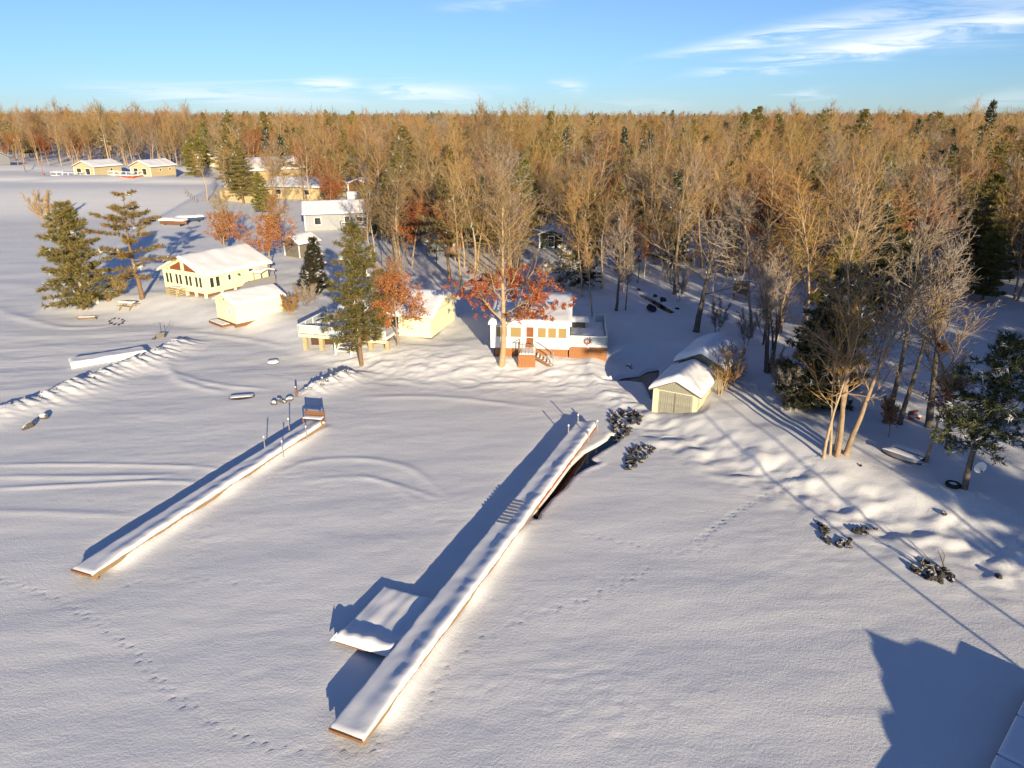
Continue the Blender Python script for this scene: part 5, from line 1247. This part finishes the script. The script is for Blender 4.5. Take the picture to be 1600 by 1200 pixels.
plant('bare_tree', bare_tree(117, 2.4, 1, .4, .25, (.6, 1.0), 9, trunk_r=.035, leaf=BROWN, leaf_zone=(.2, 1), leaf_n=350), GS(1388, 683), 0, 1, 'waist-high sapling with brown leaves in front of the twin trees', 'sapling')
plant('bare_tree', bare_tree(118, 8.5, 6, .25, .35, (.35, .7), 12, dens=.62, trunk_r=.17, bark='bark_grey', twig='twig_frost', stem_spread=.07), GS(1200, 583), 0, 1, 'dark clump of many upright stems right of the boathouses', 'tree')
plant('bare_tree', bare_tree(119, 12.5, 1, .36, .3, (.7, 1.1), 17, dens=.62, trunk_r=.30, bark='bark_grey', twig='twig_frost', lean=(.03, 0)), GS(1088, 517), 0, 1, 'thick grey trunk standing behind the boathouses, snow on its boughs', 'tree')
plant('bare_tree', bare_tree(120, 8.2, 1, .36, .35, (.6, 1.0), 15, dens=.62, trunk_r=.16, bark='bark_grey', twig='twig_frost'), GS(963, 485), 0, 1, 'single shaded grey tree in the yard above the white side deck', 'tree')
plant('bare_tree', bare_tree(121, 9.5, 1, .2, .4, (.4, .7), 10, trunk_r=.09), GS(925, 494), 0, 1, 'slender straight tree just behind the white side deck', 'tree')
plant('bare_tree', bare_tree(122, 10.5, 1, .2, .45, (.4, .7), 10, trunk_r=.10), GS(909, 464), 0, 1, 'slender straight tree left of the other behind the white cottage', 'tree')
plant('bare_tree', bare_tree(123, 6.5, 1, .2, .4, (.4, .7), 9, trunk_r=.07, bark='bark_grey', twig='twig_frost', lean=(.05, 0)), GS(977, 484), 0, 1, 'thin dark sapling beside the single yard tree', 'sapling')
plant('pine_tree', conifer(124, 5.5, .2, .34, 'open', .8, .30, .34, gaps=.3), GS(878, 460), 0, 1, 'small snowy pine behind the white cottage roof', 'pine')
plant('bare_shrub', bare_tree(125, 3.2, 6, .22, .3, (.3, .6), 7, trunk_r=.055, tip=.009, stem_spread=.14, bark='bark_lit', dens=.7), GS(1124, 617), 0, 1, 'sunlit orange thicket of stems against the boathouse wall', 'shrub')
plant('bare_shrub', bare_tree(126, 2.2, 5, .24, .2, (.3, .7), 7, trunk_r=.035, tip=.008, stem_spread=.2, dens=.7), GS(1136, 608), 2, 1, 'low twiggy shrub at the foot of the boathouse side wall', 'shrub')
plant('bare_shrub', bare_tree(127, 2.2, 7, .4, .1, (.4, .8), 9, trunk_r=.025, tip=.008, stem_spread=.4), GS(190, 462), 0, 1, 'reddish bush between the two left pines', 'shrub')
plant('bare_shrub', bare_tree(128, 2.0, 7, .4, .1, (.4, .8), 8, trunk_r=.025, tip=.008, stem_spread=.4), GS(455, 492), 1, 1, 'golden dry bush right of the yellow shed', 'shrub')
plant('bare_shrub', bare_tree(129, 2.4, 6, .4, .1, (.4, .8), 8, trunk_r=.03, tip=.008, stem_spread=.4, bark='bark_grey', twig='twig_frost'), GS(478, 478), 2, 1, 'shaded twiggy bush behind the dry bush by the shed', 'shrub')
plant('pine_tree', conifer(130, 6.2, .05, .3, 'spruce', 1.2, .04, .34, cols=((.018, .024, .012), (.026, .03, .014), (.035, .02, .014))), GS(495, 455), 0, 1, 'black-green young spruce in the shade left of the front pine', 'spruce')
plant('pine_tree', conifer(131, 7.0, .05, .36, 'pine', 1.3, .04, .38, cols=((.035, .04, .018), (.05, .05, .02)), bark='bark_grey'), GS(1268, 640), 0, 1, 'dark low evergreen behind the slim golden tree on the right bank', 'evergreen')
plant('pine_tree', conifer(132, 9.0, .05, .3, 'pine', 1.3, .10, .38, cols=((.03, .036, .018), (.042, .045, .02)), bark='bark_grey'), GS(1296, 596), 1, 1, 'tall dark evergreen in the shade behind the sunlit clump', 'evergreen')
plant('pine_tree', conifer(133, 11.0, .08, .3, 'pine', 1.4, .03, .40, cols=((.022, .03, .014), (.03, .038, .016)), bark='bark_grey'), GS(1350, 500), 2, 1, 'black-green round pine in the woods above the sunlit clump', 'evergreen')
for i, (px, py, lb) in enumerate(((1145, 600, 'thin shrub right of the rear boathouse'), (1232, 640, 'low twig shrub on the shaded slope by the dark stem clump'), (1216, 612, 'thin upright sapling in front of the dark stem clump'), (1060, 470, 'twiggy shrub by the creek rocks'),
                                  (1120, 520, 'shrub of slanting stems behind the rear boathouse roof'), (1165, 540, 'frosty shrub between rear boathouse and dark stem clump'), (1560, 660, 'faint bare shrub at the right edge'))):
    plant('bare_shrub', bare_tree(140 + i, 3.0, 4, .3, .15, (.3, .7), 8, trunk_r=.03, tip=.008, stem_spread=.22, bark='bark_grey', twig='twig_frost'), GS(px, py), i, 1, lb, 'shrub')

def dish():
    p = GS(1507, 768); r = empty('dish_antenna', (p.x + .33, p.y - .25, p.z + 1.55), 0, 'white round dish mounted on the trunk of the green-crowned tree', 'dish'); mb = MB(); n = 18; vs = [(0, 0, 0)]; fs = []
    for k, (rr, dy) in enumerate(((.18, -.01), (.34, -.05))):
        for i in range(n): a = 2 * math.pi * i / n; vs.append((rr * math.cos(a), dy, rr * math.sin(a)))
    for i in range(n): j = (i + 1) % n; fs += [(0, 1 + i, 1 + j), (1 + i, 1 + n + i, 1 + n + j, 1 + j)]
    mb.add(vs, fs); mb.build('reflector', 'white_paint', r, smooth=True, fix=False); MB().tube((0, 0, 0), (-.1, -.35, -.1), .015, .015, 6).build('feed_arm', 'galvanised', r); MB().beam((-.1, -.36, -.14), (-.1, -.36, -.02), .06, .06).build('receiver', 'dark_metal', r); MB().tube((0, .02, 0), (-.3, .25, -.1), .025, .025, 6).build('bracket', 'galvanised', r)
dish()

# the woods --------------------------------------------------------------------------
BARE = [bare_tree(200, 12.5, 1, .38, .32, (.6, 1.15), 15, dens=.64, tip=.0125), bare_tree(201, 13.5, 1, .34, .38, (.55, 1.1), 15, dens=.64, tip=.0125), bare_tree(202, 11.5, 2, .38, .3, (.6, 1.1), 17, dens=.64, tip=.0125), bare_tree(203, 12.0, 1, .46, .3, (.7, 1.25), 15, dens=.62, tip=.0125),
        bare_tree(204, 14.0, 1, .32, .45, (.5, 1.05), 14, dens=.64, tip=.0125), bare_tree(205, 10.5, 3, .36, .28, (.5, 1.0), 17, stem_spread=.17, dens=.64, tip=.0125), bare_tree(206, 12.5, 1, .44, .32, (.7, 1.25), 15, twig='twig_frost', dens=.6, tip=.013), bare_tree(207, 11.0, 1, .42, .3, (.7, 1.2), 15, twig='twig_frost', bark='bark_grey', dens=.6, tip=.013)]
THIN = [bare_tree(210, 8.5, 1, .22, .4, (.4, .9), 9, trunk_r=.075, twig='twig_frost', bark='bark_grey', dens=.55), bare_tree(211, 6.5, 2, .28, .3, (.4, .9), 10, trunk_r=.06, dens=.6), bare_tree(212, 10.5, 1, .18, .5, (.4, .9), 9, trunk_r=.085, dens=.55, bark='bark_grey')]
OAKS = [bare_tree(220, 9.5, 1, .36, .28, (.6, 1.0), 14, leaf=ORANGE, leaf_zone=(.2, .95), leaf_n=5500), bare_tree(221, 11.0, 1, .34, .3, (.6, 1.0), 15, leaf=RUST, leaf_zone=(.2, .85), leaf_n=4500)]
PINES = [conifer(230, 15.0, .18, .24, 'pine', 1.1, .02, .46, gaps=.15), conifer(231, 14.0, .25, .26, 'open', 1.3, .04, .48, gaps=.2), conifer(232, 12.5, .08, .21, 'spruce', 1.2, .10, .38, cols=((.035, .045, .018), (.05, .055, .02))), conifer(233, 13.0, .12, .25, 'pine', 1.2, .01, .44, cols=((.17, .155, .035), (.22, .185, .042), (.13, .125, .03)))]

FB = np.array([(-400, 258), (-60, 262), (270, 263), (300, 272), (330, 330), (430, 338), (440, 400), (480, 408), (520, 425), (560, 445), (600, 455), (660, 448), (700, 456), (740, 452), (812, 452), (816, 388), (884, 388), (890, 446), (905, 462), (960, 462), (1000, 448), (1030, 458), (1070, 470), (1110, 490), (1150, 530), (1180, 548),
               (1240, 575), (1300, 560), (1330, 520), (1345, 478), (1450, 482), (1600, 470), (1650, 470), (1690, 820), (2200, 1000)], float)
HOUSES = [(o.location.x, o.location.y) for o in COL.objects if o.parent is None and o.get('category') in ('house', 'shed', 'hut', 'barn')]
HOUSE_PX = [(95, 165, 255, 285), (180, 255, 255, 285), (290, 345, 240, 275), (340, 440, 245, 325), (400, 510, 285, 320), (455, 570, 310, 372), (835, 885, 360, 395), (440, 485, 370, 405), (1130, 1160, 440, 475), (535, 590, 290, 312)]
PLACES = ((330, 'behind the distant cottages'), (470, 'around the tan two-storey house'), (600, 'behind the tall front pine'), (720, 'behind the middle cottage'), (830, 'above the rust-leaved oak'), (900, 'along the snowy lane'), (1010, 'above the white side deck'), (1100, 'by the creek'),
          (1190, 'behind the boathouses'), (1280, 'behind the dark stem clump'), (1400, 'above the sunlit clump'), (1500, 'above the leaning tree'), (9999, 'near the right edge'))
LOOKS = {'bare': ('bare round-crowned tree', 'tall bare tree', 'forked bare tree', 'broad bare tree', 'tall slender bare tree', 'three-stemmed bare tree', 'broad frosted tree', 'dark-barked frosted tree'), 'thin': ('thin frosted sapling', 'thin twin-stemmed sapling', 'thin upright sapling'),
         'oak': ('orange-leaved tree', 'rust-leaved tree'), 'pine': ('dense pine', 'ragged open pine', 'snow-flecked spruce', 'golden-green pine')}
def woods():
    R = random.Random(77); cand = []; y = 58.0
    while y < 1500:
        step = 3.7 if y < 150 else (5.4 if y < 260 else (7.0 if y < 480 else 10 + (y - 480) * .012)); xr = y * .78 + 30; x = -xr
        while x < xr:
            px_, py_ = x + R.uniform(-.48, .48) * step, y + R.uniform(-.48, .48) * step; x += step; z = float(base_h(px_, py_)); u, v = project(px_, py_, z)
            if v > np.interp(u, FB[:, 0], FB[:, 1]): continue
            if min((px_ - hx - 3) ** 2 + (py_ - hy - 4) ** 2 for hx, hy in HOUSES) < 49: continue
            dn = 1.0
            if 285 < u < 560 and v > 264: dn = .62
            if u < 290 and v > 250: dn = .8
            t_up = F_PX * 12 / math.hypot(px_, py_)
            if any(a - 4 < u < b + 4 and v > d and v - t_up < d - 6 for a, b, c, d in HOUSE_PX): dn *= .15
            if R.random() > dn: continue
            cand.append((math.hypot(px_, py_), px_, py_, u, v, R.random(), R.random()))
        y += step
    cand.sort(); nb = np_ = nt = no = 0; rest = []
    for dist, x, y, u, v, a, b in cand:
        shade = u > 880 and v > 330
        con = (.20 if dist < 140 else .44) - (.03 if u > 850 and v > 370 else 0) + .34 * float(pn(x / 38, y / 38, 91)) + (.06 if u > 850 else 0)
        if v < 215: con += .02
        if u < 300: con = .06
        if a < con: kind = 'pine'
        elif a < con + .045 + (.03 if 300 < u < 700 else 0): kind = 'oak'
        elif b < (.42 if u > 850 else .28) and dist < 150: kind = 'thin'
        else: kind = 'bare'
        rz = R.uniform(0, 6.28); s = R.uniform(.78, 1.18)
        if v > 300: s *= .92
        if dist > 230: s *= (.93 + R.uniform(-.12, .12)) * (1 + .6 * float(pn(x / 90, y / 90, 95)))
        vis = -25 < u < 1625
        if kind == 'bare':
            i = R.randrange(8) if shade else R.choice((0, 1, 2, 3, 4, 5, 0, 1, 3, 6)); src = BARE[i]
        elif kind == 'thin': i = R.randrange(3); src = THIN[i]; s *= R.uniform(.6, 1.1)
        elif kind == 'oak': i = R.randrange(2); src = OAKS[i]
        else: i = R.randrange(4); src = PINES[i]; s *= R.uniform(.62, .98)
        loc = (x, y, gz(x, y) - .1); ok = False
        depth = 'at the edge of the woods' if v > 430 else ('in the front rows' if v > 360 else ('halfway into the woods' if v > 310 else 'deep in the woods'))
        place = next(p for lim, p in PLACES if u < lim); look = LOOKS[kind][i]
        if vis and (kind, nb < 300) in (('bare', True), ('thin', True)): nb += 1; ok = True
        elif vis and kind == 'pine' and np_ < 150: np_ += 1; ok = True
        elif vis and kind == 'oak' and no < 60: no += 1; ok = True
        if ok: plant({'pine': 'pine_tree', 'oak': 'oak_tree'}.get(kind, 'bare_tree'), src, loc, rz, s, f'{look} {depth} {place}', {'pine': 'evergreen', 'oak': 'oak'}.get(kind, 'tree'), {'pine': 'evergreens in the woods', 'oak': 'rusty-leaved trees in the woods'}.get(kind, 'bare trees in the woods'))
        if not ok: rest.append((x, y, gz(x, y) - .1, {'bare': 0, 'thin': 8, 'oak': 11, 'pine': 13}[kind] + i, rz, s))
    return rest
REST = woods()
def single_out():
    same = {}
    for o in COL.objects:
        if o.get('group', '').endswith('in the woods'): same.setdefault(o['label'], []).append(o)
    NUM = ('', '', 'two', 'three', 'four', 'five', 'six', 'seven', 'eight', 'nine', 'ten'); ORD = ('leftmost', 'second from left', 'third from left', 'fourth from left', 'fifth from left', 'sixth from left', 'seventh from left', 'eighth from left', 'ninth from left')
    for lb, l in same.items():
        n = len(l)
        if n < 2 or n > 10: continue
        l.sort(key=lambda o: project(*o.location)[0])
        for k, o in enumerate(l): o['label'] = f"{lb}, {'rightmost' if k == n - 1 else ORD[k]}"
single_out()
# tall trees that stand out against the skyline
for i, (px, py, top, k, lb) in enumerate(((1515, 330, 152, PINES[2], 'tallest spire-shaped pine rising above the skyline at far right'), (1332, 300, 168, PINES[0], 'snow-flecked pine on the skyline left of the spire-shaped pine'), (1268, 300, 172, PINES[1], 'ragged pine on the skyline above the sunlit clump'),
                                          (1207, 290, 180, PINES[0], 'ragged pine on the skyline left of its neighbour at right'), (880, 300, 176, PINES[2], 'snow-dusted spruce on the skyline right of the tall bare pair'), (556, 248, 171, PINES[3], 'dark pine on the skyline above the front pine'),
                                          (922, 270, 172, PINES[1], 'small dark pine on the skyline right of the snow-dusted spruce'), (815, 330, 148, BARE[2], 'tall pale bare tree rising highest above the skyline at centre'), (845, 330, 150, BARE[5], 'tall pale bare tree right beside the highest one on the skyline'), (768, 320, 158, BARE[3], 'tall bare tree left of the highest pair on the skyline'),
                                          (1415, 300, 182, PINES[2], 'snowy dark pine on the skyline left of the spire-shaped pine'), (970, 330, 195, PINES[2], 'dark spruce heavy with snow below the skyline right of centre'), (1010, 330, 200, PINES[2], 'second snow-laden spruce below the skyline right of centre'), (945, 335, 205, PINES[2], 'third snow-laden spruce, left of the other two below the skyline'))):
    p = GS(px, py); hh = 1.0
    for h in np.arange(5, 40, .1):
        if project(p.x, p.y, p.z + h)[1] <= top: hh = h; break
    zs = max(v.co.z for v in k[1].vertices); s = hh / zs
    plant('pine_tree' if k in PINES else 'bare_tree', k, p, i * 1.3, (s * .68, s * .68, s) if k in PINES else s, lb, 'pine' if k in PINES else 'tree')

def distant_woods():
    me = bpy.data.meshes.new('woodland'); me.from_pydata([r[:3] for r in REST], [], [])
    for nm, ty, col in (('variant', 'INT', 3), ('turn', 'FLOAT', 4), ('size', 'FLOAT', 5)):
        at = me.attributes.new(nm, ty, 'POINT'); at.data.foreach_set('value', [r[col] for r in REST])
    o = link('woodland', me); tag(o, 'mass of bare trees and pines stretching to the horizon', 'woodland', kind='stuff')
    ng = bpy.data.node_groups.new('woodland', 'GeometryNodeTree'); ng.interface.new_socket('Geometry', in_out='INPUT', socket_type='NodeSocketGeometry'); ng.interface.new_socket('Geometry', in_out='OUTPUT', socket_type='NodeSocketGeometry')
    N = ng.nodes; L = ng.links; gi = N.new('NodeGroupInput'); go = N.new('NodeGroupOutput'); jn = N.new('GeometryNodeJoinGeometry')
    by = {}
    for ob in COL.objects:
        if ob.type == 'MESH' and ob.parent is not None: by.setdefault(ob.data.name, ob)
    srcs = BARE + THIN + OAKS + PINES; chain = []
    for t in srcs:
        j2 = N.new('GeometryNodeJoinGeometry')
        for m_ in t:
            if m_ is None: continue
            oi = N.new('GeometryNodeObjectInfo'); oi.transform_space = 'ORIGINAL'; oi.inputs['Object'].default_value = by[m_.name]; L.new(oi.outputs['Geometry'], j2.inputs[0])
        g2 = N.new('GeometryNodeGeometryToInstance'); L.new(j2.outputs[0], g2.inputs[0]); chain.append(g2.outputs[0])
    # joining puts the last link first
    for c in reversed(chain): L.new(c, jn.inputs[0])
    def attr(n, t):
        a = N.new('GeometryNodeInputNamedAttribute'); a.data_type = t; a.inputs['Name'].default_value = n; return a.outputs['Attribute']
    ip = N.new('GeometryNodeInstanceOnPoints'); L.new(gi.outputs[0], ip.inputs['Points']); L.new(jn.outputs[0], ip.inputs['Instance']); ip.inputs['Pick Instance'].default_value = True
    L.new(attr('variant', 'INT'), ip.inputs['Instance Index']); cz = N.new('ShaderNodeCombineXYZ'); L.new(attr('turn', 'FLOAT'), cz.inputs[2]); L.new(cz.outputs[0], ip.inputs['Rotation'])
    cs = N.new('ShaderNodeCombineXYZ'); sz = attr('size', 'FLOAT')
    for k in range(3): L.new(sz, cs.inputs[k])
    L.new(cs.outputs[0], ip.inputs['Scale']); L.new(ip.outputs[0], go.inputs[0])
    md = o.modifiers.new('woodland', 'NODES'); md.node_group = ng
distant_woods()

# ------------------------------------------------------------------ the shore just outside the frame on the right: what shades the yard
def shore_right():
    g = 'tall trees on the shore just right of the view'
    TALL = conifer(240, 20.5, .66, .17, 'pine', 1.5, .04, .5, gaps=.05, trunk_r=.1); PINES.append(TALL)
    for i, (x, y, k, s) in enumerate(((25.5, 6.5, TALL, 1.0), (28.6, 4.5, TALL, 1.05), (31.6, 8.0, TALL, 1.0), (34.5, 10, PINES[0], 1.05), (39, 20, PINES[1], 1.1), (38, 27, BARE[0], 1.1), (44, 24, PINES[3], 1.0), (43, 33, BARE[1], 1.0), (49, 30, PINES[0], 1.1), (52, 40, PINES[1], 1.0), (37, 2, PINES[3], 1.1), (38, 8, BARE[3], 1.2),
                                      (58, 36, PINES[3], 1.1), (47, 14, PINES[0], 1.2), (55, 22, PINES[1], 1.1), (63, 30, PINES[0], 1.1), (62, 46, PINES[3], 1.0), (70, 40, BARE[2], 1.1), (46, 40, PINES[0], 1.0), (51, 48, PINES[3], 1.05), (58, 52, PINES[0], 1.1), (66, 55, PINES[1], 1.1), (73, 60, PINES[3], 1.1), (80, 50, PINES[0], 1.2))):
        plant('pine_tree' if k in PINES else 'bare_tree', k, (x, y, gz(x, y) - .1), i * 1.7, s, 'tall shore tree standing just right of the view', 'tree', g)
shore_right()
def shadow_shelter():  # unseen boathouse added to cast the corner shadow, roof shaped for its outline
    r = empty('boathouse', (16.4, 9.3, .0), math.radians(-20), 'unseen snow-roofed boathouse beside the dock corner, shaped for its shadow at bottom right', 'boathouse')
    gable(r, 4.2, 6.0, .0, 1.45, .12, 'y', .3, 'grey_siding', 'old_wood', .75, seed=95); board_wall(r, 'front', 0, .5, 3.7, -.2, 1.25, .3, 'weathered', 'door_plank', seed=96)
shadow_shelter()
print('objects', len(COL.objects), 'rest', len(REST), 'tris', sum(len(m.polygons) for m in bpy.data.meshes))
